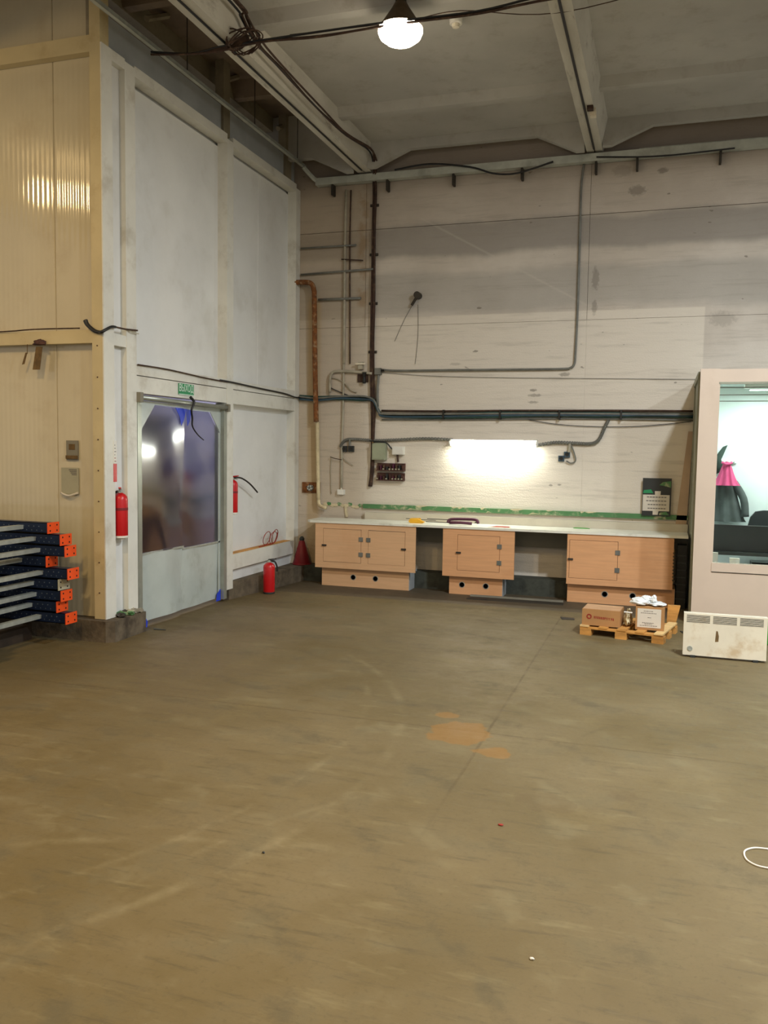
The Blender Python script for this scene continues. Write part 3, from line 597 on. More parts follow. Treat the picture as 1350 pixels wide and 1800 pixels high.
W('valve', lathe([(.02, 2.52), (.024, 2.55), (.016, 2.60), (.03, 2.66)], -3.635, 10.24, 12), 'black', t)
W('flange', bx(-3.72, -3.66, 10.24, 10.3, 2.70, 2.79), 'conduit_l', t, bevel=.01)
W('handle', bx(-3.75, -3.62, 10.22, 10.235, 2.755, 2.775), 'ivory', t)
W('bracket', bx(-3.74, -3.60, 10.28, 10.3, 2.54, 2.64), 'cable_brown', t)
# lighting conduits
t = thing('corrugated_conduit', 'grey corrugated conduit from left sockets to fluorescent lamp', 'pipe', (-3.2, YW, 1.82))
P = fz([(-3.956, 1.717), (-3.933, 1.768), (-3.871, 1.813), (-3.763, 1.821), (-3.494, 1.809), (-3.193, 1.82), (-2.824, 1.838), (-2.483, 1.827)], YW)
b = B(); tube(b, P, lambda u: .017+.0035*math.sin(u*420), 8, 40); W('hose', b, 'conduit', t, smooth=True)
W('drop', tb(fz([(-3.832, 1.813), (-3.831, 1.741)], YW), .014, 8, 1), 'conduit', t)
t = thing('corrugated_conduit', 'grey corrugated conduit rising from lamp to bundle at right', 'pipe', (-1.1, YW, 1.85))
P = fz([(-1.459, 1.771), (-1.252, 1.807), (-1.021, 1.803), (-0.857, 1.798), (-0.773, 1.819), (-0.724, 1.879), (-0.682, 1.985), (-0.64, 2.077)], YW)
b = B(); tube(b, P, lambda u: .019+.004*math.sin(u*330), 8, 40); W('hose', b, 'conduit', t, smooth=True)
W('drop', tb(fz([(-1.073, 1.796), (-1.077, 1.695)], YW), .018, 8, 1), 'conduit_l', t)
W('drop', tb(fz([(-1.059, 1.783), (-1.017, 1.683), (-1.001, 1.596), (-1.053, 1.568), (-1.107, 1.594)], YW), .008, 6, 5), 'conduit', t)
def socket(lab, x, z, mat='dark', w_=.038):
    t = thing('wall_socket', lab, 'socket', (x, 10.3, z))
    W('plate', bx(x-w_, x+w_, 10.27, 10.3, z-w_, z+w_), mat, t, bevel=.005)
    q = W('insert', lathe([(.024, 0), (.024, .006), (.018, .004)], 0, 0, 16), 'black', t); q.matrix_parent_inverse = Matrix(); q.location = (0, -.028, 0); q.rotation_euler = (PI/2, 0, 0)
    return t
socket('black wall socket, left one of the pair by the vertical pipes', -3.909, 1.696); socket('black wall socket, right one of the pair by the vertical pipes', -3.815, 1.697)
socket('dark teal wall socket, lower left one under right conduit', -1.167, 1.62, 'cable_blue', .034)
t = socket('dark teal wall socket, upper right one under right conduit', -1.102, 1.668, 'cable_blue', .034)
cable('thin cables dangling from the left black sockets', fz([(-3.908, 1.66), (-3.923, 1.594), (-3.86, 1.529), (-3.782, 1.487)], 10.28), .005, 'conduit_l', n=5)
cable('short dark wire crossing the slim pipe below sockets', fz([(-4.087, 1.591), (-4.016, 1.57), (-3.93, 1.557)], 10.25), .005, 'cable_brown', n=4)
cable('thin crooked wire down wall left of slim pipe', fz([(-4.087, 1.591), (-4.093, 1.393), (-4.082, 1.114)], 10.285), .005, 'conduit_l', n=4)
t = thing('socket_box', 'small white junction box ending the slim pipe above worktop', 'junction box', (-3.93, 10.28, 1.2))
a = (-3.941, 1.14); W('body', bx(a[0]-.045, a[0]+.045, 10.25, 10.3, a[1]-.03, a[1]+.035), 'white', t, bevel=.008); W('gland', tb([(a[0], 10.275, a[1]+.03), (a[0], 10.275, a[1]+.055)], .012, 8, 1), 'ivory', t)
t = thing('distribution_box', 'grey-green steel distribution box beside brown cable bundle', 'electrical box', (-3.42, 10.25, 1.7))
a = (-3.506, 1.565); c = (-3.335, 1.775)
W('body', bx(a[0], c[0], 10.20, 10.3, a[1], c[1]), 'boxgreen', t, bevel=.006); W('lid', bx(a[0]+.012, c[0]-.012, 10.192, 10.2, a[1]+.012, c[1]-.012), 'boxgreen', t, bevel=.003)
q = W('knob', lathe([(.012, 0), (.012, .01)], 0, 0, 10), 'brownstrap', t); q.matrix_parent_inverse = Matrix(); q.location = (-.07, -.065, .08); q.rotation_euler = (PI/2, 0, 0)
W('top_cable', tb(fz([(-3.555, 1.802), (-3.38, 1.789), (-3.32, 1.769), (-3.281, 1.726), (-3.251, 1.698)], 10.25), .009, 8, 4), 'dark', t, smooth=True)
t = thing('switch_box', 'white surface box right of the grey-green box', 'electrical box', (-3.25, 10.27, 1.72))
a = (-3.25, 1.634); c = (-3.102, 1.736); W('body', bx(a[0], c[0], 10.23, 10.3, a[1], c[1]), 'white', t, bevel=.006); W('lid', bx(a[0]+.01, c[0]-.01, 10.224, 10.23, a[1]+.01, c[1]-.01), 'white', t, bevel=.002)
W('drop_cable', tb(fz([(-3.19, 1.635), (-3.181, 1.542)], 10.27), .014, 8, 1), 'cable_brown', t)
def toolrow(lab, x0, x1, z, seed):
    rnd = random.Random(seed); t = thing('tool_rail', lab, 'rack', ((x0+x1)/2, 10.28, z))
    W('rail', bx(x0, x1, 10.275, 10.3, z, z+.085), 'brown_dk', t); W('shelf', bx(x0, x1, 10.22, 10.3, z-.012, z), 'brown_dk', t)
    n = 9
    for i in range(n):
        x = x0+.02+(x1-x0-.04)*i/(n-1); h = rnd.uniform(.04, .08)
        W('terminal', bx(x-.012, x+.012, 10.235, 10.285, z, z+h), ['brown_dk', 'purple', 'cable_brown', 'dark'][i % 4], t, bevel=.003)
        if rnd.random() < .5: W('tag', bx(x-.014, x+.008, 10.22, 10.224, z+.005, z+.02), 'pale', t)
toolrow('upper dark brown terminal rail on wall under electrical boxes', (-3.459, 1.479)[0], (-3.09, 1.487)[0], (-3.337, 1.439)[1], 3)
toolrow('lower dark brown terminal rail on wall above worktop', (-3.457, 1.335)[0], (-3.095, 1.344)[0], (-3.335, 1.317)[1], 9)
t = thing('tap_fitting', 'rusty round outlet fitting on stained patch in left corner', 'fitting', (-4.37, 10.28, 1.2))
a = (-4.362, 1.187); W('patch', bx(-4.49, -4.24, 10.285, 10.302, a[1]-.07, a[1]+.07), 'rust', t, bevel=.01)
W('body', tb([(a[0], 10.30, a[1]), (a[0], 10.22, a[1])], .035, 10, 1), 'galv', t)
for i in range(5): W('spoke', tb([(a[0], 10.225, a[1]), (a[0]+.05*math.cos(i*1.257+1.57), 10.225, a[1]+.05*math.sin(i*1.257+1.57))], .007, 6, 1), 'steel_dark', t)
# painted green board with chipped paint and the ledge above the worktop
gb = struct('trim_3', bx(-3.64, .27, 10.262, YB, .945, 1.0), 'green', 'narrow green painted board with flaking paint over worktop')
rnd = random.Random(5)
for i in list(range(5, 8))+list(range(10, 15))+[17, 19, 20, 24, 25]:
    x = -3.6+3.8*(i+rnd.random()*.8)/34; w_ = rnd.uniform(.02, .09); top = rnd.random() < .6
    z = 1.0 if top else .945; h = rnd.uniform(.008, .022)
    pts = [(x-w_, z-h*.2), (x-w_*.4, z-h*(1 if top else -1)), (x+w_*.3, z-h*(.6 if top else -.7)), (x+w_, z+h*.1), (x+w_*.2, z+h*.5), (x-w_*.5, z+h*.3)]
    W('chip', prism(pts, 'y', 10.259, 10.264), 'chip', gb)
struct('trim_4', bx(-3.6, .27, 10.225, YB, .80, .90), 'ledge', 'pale flat ledge between worktop and green board', bevel=.004)
t = thing('plaster_scar', 'broken line of chipped plaster left of the green board', 'plaster', (-3.9, 10.3, .95))
for i in range(12):
    x = -4.17+.53*i/11; z = .975+.012*math.sin(i*2)-(.0 if i < 8 else .01)
    W('flake', prism([(x-.03, z), (x-.01, z+.022), (x+.03, z+.015), (x+.04, z-.012), (x, z-.022)], 'y', 10.285+.003*(i % 3), 10.302), ['chip', 'green', 'chip'][i % 3], t)
W('crack', prism([(-3.90, .97), (-3.87, .97), (-3.85, .82), (-3.88, .82)], 'y', 10.28, 10.302), 'chip', t)
# dark scuffs on the plaster
# ================================================================== poster and leaning board by the cabin
t = thing('poster', 'black poster with green patches and white jigsaw text field on wall', 'poster', (-.08, 10.25, 1.2))
a = (-0.234, 0.967); c = (0.079, 1.415); x0, x1, z0, z1 = a[0], c[0], .985, c[1]
W('sheet', bx(x0, x1, 10.236, 10.246, z0, z1), 'dark', t)
ww = x1-x0; hh = z1-z0; X = lambda u: x0+ww*u
Z = lambda v_: z0+hh*v_
W('text_field', prism([(X(.02), Z(.13)), (X(.02), Z(.56)), (X(.44), Z(.56)), (X(.43), Z(.66)), (X(.64), Z(.66)), (X(.63), Z(.56)), (X(.95), Z(.56)), (X(.95), Z(.13)), (X(.58), Z(.13)), (X(.56), Z(.03)), (X(.38), Z(.03)), (X(.38), Z(.13))], 'y', 10.231, 10.236), 'paper', t)
W('green_patch', prism([(X(.58), Z(.82)), (X(.7), Z(.9)), (X(.98), Z(.93)), (X(.98), Z(.76)), (X(.75), Z(.8))], 'y', 10.233, 10.236), 'green', t)
W('green_patch', prism([(X(.02), Z(.6)), (X(.05), Z(.68)), (X(.3), Z(.70)), (X(.38), Z(.6))], 'y', 10.233, 10.236), 'signgreen', t)
W('green_patch', prism([(X(.6), Z(.03)), (X(.62), Z(.09)), (X(.85), Z(.12)), (X(.95), Z(.03))], 'y', 10.233, 10.236), 'green', t)
for i, (u0, u1) in enumerate(((.16, .86), (.14, .86), (.2, .86), (.2, .84))):
    v_ = .50-.10*i; n = 7; bm = B()
    for j in range(n):
        a0 = u0+(u1-u0)*j/n; box(bm, X(a0), X(a0+(u1-u0)/n*.78), 10.229, 10.231, Z(v_-.012), Z(v_+.012))
    W('text_line', bm, 'print', t)
t = thing('board', 'narrow beige board leaning in the corner against cabin side', 'board', (.2, 10.2, .85))
W('plank', prism([(.135, .86), (.255, .86), (.285, 1.95), (.235, 1.95)], 'y', 10.262, 10.285), 'beigeplank', t)
t.children[0].name = 'plank'
# ================================================================== worktop and cabinets
YC0 = 9.75
o = obj('worktop', prism([(-4.20, 9.80), (-4.14, 9.735), (.268, 9.735), (.268, 10.22), (-4.20, 10.22)], 'z', .785, .812), 'counter', bevel=.004)
tag(o, 'long white worktop running over all three wooden cabinets', 'worktop')
def cabinet(lab, x0, x1, z0, z1, bx0, bx1, doors, holes, mat, side='wood', group=None):
    t = thing('cabinet', lab, 'cabinet', ((x0+x1)/2, 9.98, 0))
    ins = .018+.46*abs(min(x1, 0))/9.75
    W('body', bx(x0+.01, x1-ins, YC0+.018, 10.20, z0, z1), 'blueboard', t)
    # face board with door openings: stiles and rails
    fb = []
    xs_ = [x0]+[q for d in doors for q in (d[0]-.004, d[1]+.004)]+[x1]
    dz0, dz1 = doors[0][2], doors[0][3]
    b = B(); box(b, x0, x1, YC0, YC0+.018, z0, dz0-.004); box(b, x0, x1, YC0, YC0+.018, dz1+.004, z1)
    for i in range(0, len(xs_), 2): box(b, xs_[i], xs_[i+1], YC0, YC0+.018, dz0-.004, dz1+.004)
    W('face_board', b, mat, t)
    for (dx0, dx1, a_, c_, hinge) in doors:
        d = W('door', bx(dx0, dx1, YC0-.003, YC0+.015, a_, c_), mat, t, bevel=.0015)
        hx = dx1 if hinge == 'r' else dx0; kx = dx0+.012 if hinge == 'r' else dx1-.012
        for z in (a_+(c_-a_)*.26, a_+(c_-a_)*.72): obj('hinge', bx(hx-.026, hx+.026, YC0-.010, YC0-.002, z-.026, z+.026), 'conduit', d, bevel=.002)
        obj('latch', bx(kx-.028, kx+.028, YC0-.018, YC0-.002, (a_+c_)/2-.012, (a_+c_)/2+.008), 'steel_dark', d, bevel=.003)
    dr_ = W('plinth', bx(bx0, bx1, 9.83, 10.16, 0, z0), mat, t, bevel=.002)
    for hx in holes:
        h = W('grip_hole', lathe([(.030, 0), (.030, .004), (.024, .005), (.024, -.001)], 0, 0, 20), 'hole', t)
        h.matrix_parent_inverse = Matrix(); h.location = (hx-t.location.x, 9.83-9.98, z0*.52); h.rotation_euler = (PI/2, 0, 0)
        h = W('grip_rim', lathe([(.036, 0), (.036, .003), (.030, .004)], 0, 0, 20, cap=False), 'galv', t)
        h.matrix_parent_inverse = Matrix(); h.location = (hx-t.location.x, 9.83-9.98, z0*.52); h.rotation_euler = (PI/2, 0, 0)
    W('plinth_side', bx(bx1-.002, bx1+.004, 9.835, 10.16, 0, z0-.002), 'blueboard', t)
    return t
def dxz(a, b, hinge): return (a[0], b[0], b[1], a[1], hinge)
cabinet('light wooden cabinet with two doors, leftmost under the worktop', -4.075, -2.785, .231, .785, -4.015, -2.885,
        [dxz((-3.965, 0.714), (-3.476, 0.311), 'r'), dxz((-3.379, 0.712), (-2.919, 0.308), 'l')], [-3.599, -3.31], 'wood')
cabinet('narrow wooden cabinet with one door in the middle under worktop', -2.452, -1.606, .222, .785, -2.385, -1.75,
        [dxz((-2.272, 0.713), (-1.779, 0.3), 'r')], [-2.23, -1.944], 'wood2')
cabinet('wide wooden cabinet at right with plain panel beside its door', -1.012, .125, .216, .785, -1.005, .15,
        [dxz((-0.983, 0.714), (-0.462, 0.289), 'r')], [-0.591, -0.29], 'wood2')
for x0, x1, lab in ((-2.785, -2.452, 'grey back board under worktop between left and middle cabinets'), (-1.606, -1.012, 'grey back board under worktop between middle and right cabinets')):
    tag(obj('back_board', bx(x0-.10, x1+.004, 10.205, 10.22, .56, .784), 'greyboard'), lab, 'board')
t = thing('gap_filler', 'black box added for the dark of the gap between right cabinet and cabin', 'gap_filler', (.2, 9.9, 0))  # plain box added to stand in for the blackness of the gap
W('body', bx(.165, .262, 9.85, 10.04, 0, .70), 'black', t, bevel=.006)
for i in range(7): W('rib', bx(.16, .265, 9.843, 9.852, .1+.08*i, .115+.08*i), 'dark', t)
# serrated zinc strip at the right cabinet edge
t = thing('perforated_strip', 'dark toothed metal strip at the right edge of right cabinet', 'strip', (.13, 9.76, .3))
W('strip', bx(.126, .134, 9.745, 9.775, .30, .66), 'brownstrap', t)
for i in range(9): W('tooth', bx(.118, .146, 9.738, 9.746, .32+.037*i, .332+.037*i), 'steel_dark', t)
# things on the worktop
t = thing('sealant_gun', 'long thin-rodded tool with yellow grip and dark purple frame on worktop', 'tool', (-2.5, 9.95, .812))
W('grip', prism([(-2.93, 0.832), (-2.909, 0.868), (-2.816, 0.865), (-2.73, 0.827), (-2.779, 0.804), (-2.894, 0.799)], 'y', 9.92, 9.97), 'yellow', t, bevel=.004)
W('grip', prism([(-2.909, 0.868), (-2.795, 0.872), (-2.794, 0.845), (-2.88, 0.841)], 'y', 9.98, 10.0), 'yellow', t)
for dz, dy in ((0, 0), (.03, .06)): W('rod', tb([(-2.72, 9.95+dy, .835+dz), (-2.35, 9.95+dy, .832+dz)], .005, 6, 1), 'steel_dark', t)
W('rod', tb([(-3.0, 10.05, .855), (-2.6, 9.97, .85)], .004, 6, 1), 'steel_dark', t)
b = B(); tube(b, [(-2.44, 9.93, .832), (-2.41, 9.95, .874), (-2.2, 9.98, .882), (-2.10, 9.97, .875), (-2.08, 9.95, .84)], .018, 8, 4); tube(b, [(-2.42, 9.93, .836), (-2.28, 9.92, .842), (-2.15, 9.94, .836)], .018, 8, 4)
W('frame', b, 'purple', t, smooth=True)
W('nozzle', tb([(-2.12, 9.96, .845), (-2.08, 9.96, .86), (-2.07, 9.96, .835)], .006, 6, 4), 'steel_dark', t)
t = thing('red_plate', 'flat dull red flyer lying on worktop over middle cabinet', 'paper', (-1.8, 9.9, .813))
W('sheet', prism([(-1.929, 0.785), (-1.876, 0.821), (-1.715, 0.821), (-1.687, 0.795), (-1.807, 0.777)][::-1], 'y', 9.9, 9.902), 'print_red', t)
q = t.children[0]; bpy.data.objects.remove(q)
W('sheet', prism([(-1.93, 9.80), (-1.66, 9.80), (-1.70, 10.0), (-1.88, 10.02)], 'z', .8125, .815), 'paper', t)
W('print', prism([(-1.90, 9.82), (-1.68, 9.82), (-1.71, 9.97), (-1.86, 9.98)], 'z', .8152, .816), 'print_red', t)
t = thing('green_sheet', 'small bright green sheet on worktop before the ledge', 'paper', (-.9, 10.1, .815))
W('sheet', prism([(-.99, 10.14), (-.80, 10.13), (-.84, 10.20), (-.98, 10.205)], 'z', .8125, .818), 'leafgreen', t)
# metal strip on the floor
t = thing('metal_strip', 'long thin dark metal strip lying on floor before cabinets', 'strip', (-1.7, 9.6, 0))
W('flange', prism([(-2.106, 9.535), (-2.094, 9.663), (-1.029, 9.674), (-1.017, 9.566)], 'z', .0, .012), 'steel_dark', t); W('web', prism([(-2.094, 9.663), (-2.09, 9.706), (-1.033, 9.711), (-1.029, 9.674)], 'z', .012, .03), 'greyboard', t)
# ================================================================== pallet with cartons
t = thing('pallet', 'light wooden pallet on floor carrying two cartons near cabin', 'pallet', (-.70, 8.085, 0), math.atan2(7.93-8.085, .04+.70))
PW, PD = .755, .62
def L(name, bm, mat, parent, **kw): return obj(name, bm, mat, parent, **kw)
for ix, x in enumerate((0, PW/2-.05, PW-.1)):
    for y in (0, PD/2-.05, PD-.1): L('block', bx(x, x+.105, y, y+.1, 0, .062), 'timber', t, bevel=.004)
for y in (0, PD/2-.05, PD-.1): L('stringer_board', bx(0, PW, y, y+.09, .062, .078), 'timber', t, bevel=.002)
for x in (0, .175, .345, .51, .675): L('deck_board', bx(x, x+.08, -.005, PD, .078, .092), 'timber_l' if x in (0, .675) else 'timber', t, bevel=.002)
RZ = -.2
t = thing('carton', 'flat brown carton with red ring mark on pallet', 'box', (-.685, 8.10, .093), -.08)
w_, d_, h_ = .345, .27, .15
L('carton_body', bx(0, w_, 0, d_, 0, h_), 'carton', t, bevel=.003)
L('flap', bx(.004, w_-.004, .004, d_/2-.002, h_, h_+.004), 'carton_top', t); L('flap', bx(.004, w_-.004, d_/2+.002, d_-.004, h_, h_+.004), 'carton_top', t)
q = L('ring_mark', lathe([(.024, 0), (.024, .0015), (.013, .0015), (.013, 0)], 0, 0, 24, cap=False), 'print_red', t); q.location = (.065, -.0005, .082); q.rotation_euler = (PI/2, 0, 0)
bm = B(); rnd = random.Random(4); x = .11
while x < .295: ww_ = rnd.uniform(.003, .006); z = .079-.05*(x-.1); box(bm, x, x+ww_, -.0015, 0, z-.011, z+.011); box(bm, x+ww_, x+ww_+.005, -.0015, 0, z+rnd.choice((-.011, -.002, .006)), z+.011 if rnd.random() < .5 else z+.009); x += ww_+rnd.uniform(.009, .013)
L('printed_word', bm, 'print_red', t)
t = thing('carton', 'brown carton with large white paper label, right end of pallet', 'box', (-.205, 8.07, .093), -.02)
w_, d_, h_ = .25, .28, .21
L('carton_body', bx(0, w_, 0, d_, 0, h_), 'carton', t, bevel=.003)
L('label', bx(.016, .222, -.002, .0, .022, .195), 'paper', t)
rnd = random.Random(2)
for z, a, b_ in ((.173, .07, .155), (.155, .045, .18), (.115, .105, .135), (.066, .06, .16), (.056, .08, .15), (.04, .04, .19)):
    bm = B(); x = a
    while x < b_: ww_ = rnd.uniform(.006, .018); box(bm, x, min(x+ww_, b_), -.003, -.002, z-.0025, z+.0025); x += ww_+.004
    L('text_line', bm, 'print', t)
# crumpled bag
def blob(cx, cy, cz, sx, sy, sz, amp, seed, bm=None, sub=4):
    bm = bm or B(); r_ = bmesh.ops.create_icosphere(bm, subdivisions=sub, radius=1)
    from mathutils import noise as N
    for v_ in r_['verts']:
        p = v_.co.copy(); d = 1+amp*N.noise(p*2.2+Vector((seed, 0, 0)))+amp*.6*abs(N.noise(p*5+Vector((0, seed, 0))))
        v_.co = Vector((cx+p.x*sx*d, cy+p.y*sy*d, max(cz-sz*.55, cz+p.z*sz*d)))
    return bm
t = thing('plastic_bag', 'crumpled knotted white plastic bag on top of labelled carton', 'bag', (-.1, 8.2, .305))
b = blob(-.17, 8.16, .335, .085, .08, .038, .25, 3); blob(-.02, 8.18, .322, .075, .09, .016, .25, 8, b)
W('bag', b, 'bag', t, smooth=True)
b = blob(-.115, 8.15, .368, .045, .03, .026, .35, 5); blob(-.05, 8.15, .362, .024, .025, .038, .35, 6, b)
W('knot', b, 'bag', t, smooth=True)
t = thing('paper_sack', 'crumpled cream paper stuffed between the two cartons', 'paper', (-.28, 8.2, .093))
W('sack', blob(-.275, 8.25, .15, .03, .12, .075, .5, 12), 'cream', t, smooth=True); W('stick', tb([(-.31, 8.12, .235), (-.235, 8.12, .232)], .007, 6, 1), 'white', t)
t = thing('wood_block', 'short pale timber wedge leaning behind right end of pallet', 'timber', (.13, 8.6, 0))
W('wedge', prism([(.07, .0), (.14, .0), (.19, .24), (.075, .24)], 'y', 8.60, 8.66), 'timber', t, bevel=.004)
# ================================================================== convector heater
t = thing('convector_heater', 'stained ivory panel heater with slotted grille standing before cabin', 'heater', (.198, 7.52, 0), .004)
hw, hh = .645, .372
L('casing', bx(0, hw, .012, .075, .018, hh), 'ivory', t, bevel=.012)
# front sheet with real slots
b = B(); g0, g1 = hh-.078, hh-.012; secs = [(.022, .205), (.228, .412), (.436, .615)]
box(b, 0, hw, 0, .012, .018, g0)
box(b, 0, hw, 0, .012, g1, hh); xs_ = [0]+[q for s_ in secs for q in s_]+[hw]
for i in range(0, len(xs_), 2): box(b, xs_[i], xs_[i+1], 0, .012, g0, g1)
L('front_sheet', b, 'ivory', t)
for a, c in secs:
    b = B()
    for k_ in range(7): z = g0+(g1-g0)*k_/6; box(b, a, c, -.001, .006, z-.0021, z+.0021)
    L('grille', b, 'ivory', t); L('slot_back', bx(a, c, .0100, .0118, g0, g1), 'hole', t)
q = L('knob', lathe([(.021, 0), (.021, .004), (.016, .005), (.016, .003), (.005, .003)], 0, 0, 24), 'galv', t); q.location = (.055, 0, .075); q.rotation_euler = (PI/2, 0, 0)
q = L('stain', prism([(-.012, -.02), (.014, -.016), (.016, .03), (.006, .07), (-.006, .072), (-.01, .02)], 'y', -.0012, .0), 'brownstrap', t); q.location = (.262, 0, .165)
for x in (.06, hw-.1): L('foot', bx(x, x+.04, -.01, .11, 0, .02), 'dark', t, bevel=.004)
t = thing('watering_bottle', 'bright green bottle at right picture edge behind heater', 'bottle', (.955, 8.3, 0))
W('body', lathe([(.05, 0), (.055, .01), (.055, .16), (.03, .21), (.02, .25), (.02, .28)], .955, 8.3, 20), 'leafgreen', t, smooth=True); W('cap', lathe([(.024, .28), (.024, .31)], .955, 8.3, 14), 'yellow', t)
# ================================================================== inside the cabin
def cloth(bm, cx, y, w0, w1, z0, z1, depth, folds, ph, skew=0):
    nx, nz = 28, 18; F_ = []; 
    for side in (0, 1):
        g = []
        for j in range(nz+1):
            u = j/nz; ww_ = w1+(w0-w1)*u**.7; row = []
            for i in range(nx+1):
                s_ = i/nx*2-1; x = cx+skew*(1-u)+s_*ww_/2; edge = math.sqrt(max(0, 1-s_*s_))
                yy = y-(depth*edge*(1-.5*u)+.014*math.sin(folds*s_*3+ph)*(1-u*.6)*edge)*(1 if side == 0 else -.25)
                row.append(bm.verts.new((x, yy, z1+(z0-z1)*(1-u)-(abs(s_)**2.2)*.10*u)))
            g.append(row)
        F_.append(g)
    for g in F_:
        for j in range(nz):
            for i in range(nx): bm.faces.new((g[j][i], g[j][i+1], g[j+1][i+1], g[j+1][i]))
    return bm
for nm, lab, cx, y, w0, w1, z0, z1, dp, mt, ph in (
    ('coat', 'grey winter coat hanging on wall inside cabin', .62, 10.14, .24, .50, .96, 1.47, .06, 'coat', .5),
    ('jacket', 'short pink jacket hanging over the grey coat inside cabin', .64, 10.06, .13, .30, 1.36, 1.62, .07, 'pink', 2.0)):
    t = thing(nm, lab, 'coat' if nm == 'coat' else 'jacket', (cx, 10.22, z1))
    W('cloth', cloth(B(), cx, y, w0, w1, z0, z1, dp, 4, ph), mt, t, smooth=True)
    W('collar', tb([(cx-.05, y-.03, z1-.01), (cx, y-.065, z1-.03), (cx+.05, y-.03, z1-.01)], .014, 8, 4), mt, t, smooth=True)
    if nm == 'coat': W('sleeve', tb([(cx+w0*.45, y, z1-.08), (cx+w1*.42, y-.02, (z0+z1)/2), (cx+w1*.47, y-.02, z0+.06)], .04, 10, 4), mt, t, smooth=True)
t = thing('hood', 'dark green pointed hood hanging above the pink jacket', 'clothing', (.56, 10.2, 1.65))
W('cloth', prism([(.50, 1.46), (.62, 1.52), (.585, 1.64), (.645, 1.80), (.60, 1.78), (.52, 1.66)], 'y', 10.12, 10.2), 'coat2', t, bevel=.02, smooth=True)
t = thing('coat_rack', 'row of coat hooks on wall inside cabin', 'coat rack', (.7, 10.24, 1.66))
W('rail', bx(.50, .75, 10.215, 10.24, 1.60, 1.63), 'cabin_in', t)
for x in (.54, .64, .72): W('hook', tb([(x, 10.21, 1.61), (x, 10.16, 1.59), (x, 10.15, 1.62)], .006, 6, 3), 'galv', t)
t = thing('desk', 'dark grey desk with tall front panel inside cabin window', 'desk', (1.4, 9.6, 0))
W('front_panel', bx(.42, 2.3, 9.30, 9.34, .70, .985), 'dark', t, bevel=.004); W('desk_top', bx(.42, 2.3, 9.20, 9.95, .69, .72), 'dark', t, bevel=.004)
for x in (.43, 2.25): W('leg', bx(x, x+.04, 9.22, 9.92, 0, .69), 'dark', t)
t = thing('office_chair', 'dark office chair seen over the desk inside cabin', 'chair', (1.13, 9.75, 0))
W('backrest', prism([(.88, .93), (.90, 1.02), (.95, 1.085), (1.03, 1.10), (1.23, 1.10), (1.31, 1.085), (1.36, 1.02), (1.38, .93)], 'y', 10.03, 10.08), 'dark', t, bevel=.015)
W('seat', bx(.93, 1.33, 9.98-.02, 10.2, .48, .54), 'dark', t, bevel=.02); W('column', tb([(1.13, 10.09, .06), (1.13, 10.09, .48)], .025, 10, 1), 'dark', t)
for i in range(5): W('leg', tb([(1.13, 10.09, .07), (1.13+.15*math.cos(i*1.257), 10.09+.13*math.sin(i*1.257), .03)], .015, 8, 1), 'dark', t)
for lab, x0, x1 in (('white carton standing at left end of the cabin window sill', .475, .53), ('small white box lying on the cabin desk edge', .64, .73)):
    t = thing('small_box', lab, 'box', ((x0+x1)/2, 9.05, .64)); h_ = .72 if x0 < .5 else .672
    W('body', bx(x0, x1, 9.02, 9.08, .60, h_), 'white', t, bevel=.003); W('lid', bx(x0-.001, x1+.001, 9.019, 9.081, h_, h_+.006), 'paper', t)
struct('trim_5', bx(.45, 3.1, 8.972, 9.18, .585, .60), 'white', 'inner sill board of the cabin window')
# ================================================================== fire extinguishers
def extinguisher(lab, x, y, z, r, h, hose, lever=1, bracket=True, mat='red', rz=0):
    t = thing('fire_extinguisher', lab, 'fire extinguisher', (x, y, z), rz)
    L('cylinder', lathe([(r*.9, 0), (r, .012), (r, h*.76), (r*.93, h*.82), (r*.66, h*.87), (r*.34, h*.895), (r*.3, h*.91)], 0, 0, 28), mat, t, smooth=True)
    L('base_ring', lathe([(r*.92, -.004), (r*1.03, 0), (r*1.03, .016), (r, .018)], 0, 0, 28), 'dark' if not bracket else 'white', t)
    L('valve', lathe([(r*.34, h*.905), (r*.34, h*.94), (r*.2, h*.96), (r*.2, h*.975)], 0, 0, 14), 'galv', t)
    L('lever', prism([(-r*.3, h*.955), (r*.9, h*.985), (r*1.25, h*1.0), (r*1.2, h*1.02), (-r*.1, h*1.0)], 'y', -.011, .011), 'red' if lever else 'dark', t)
    L('carry_handle', prism([(-r*.3, h*.93), (r*1.05, h*.905), (r*1.05, h*.92), (-r*.2, h*.95)], 'y', -.009, .009), 'galv' if lever else 'dark', t)
    if bracket:
        L('strap', lathe([(r*1.012, h*.55), (r*1.02, h*.555), (r*1.02, h*.60), (r*1.012, h*.605)], 0, 0, 28, cap=False), 'red_dk', t)
    if hose: L('hose', tb(hose, .0095, 8, 5), 'black', t, smooth=True)
    return t
extinguisher('red fire extinguisher hanging between corner post and second post', -4.565, 6.455, .885, .066, .44, [(0, -.02, .41), (-.04, -.06, .38), (-.05, -.07, .30)], rz=-1.0)
t = extinguisher('red fire extinguisher with sticking-out hose on wall right of door', -4.59, 8.58, .95, .056, .425, [(.02, .0, .405), (.04, .12, .40), (.04, .33, .33), (.03, .55, .22)], rz=0)
extinguisher('red fire extinguisher standing on floor before the kerb', -4.34, 9.0, .004, .068, .40, [(0, .02, .37), (.06, .02, .37), (.088, .03, .31), (.09, .03, .25)], 0, False, rz=.35)
W2 = thing('hanger_bracket', 'white wall bracket holding the left hanging extinguisher', 'bracket', (-4.65, 6.455, .87)); W('plate', bx(-4.665, -4.635, 6.42, 6.49, .86, 1.30), 'white', W2); W('ledge', bx(-4.64, -4.53, 6.42, 6.49, .865, .877), 'white', W2)
t = thing('fire_bucket', 'dark red tapered fire bucket upturned on kerb in the corner', 'bucket', (-4.43, 10.16, .2))
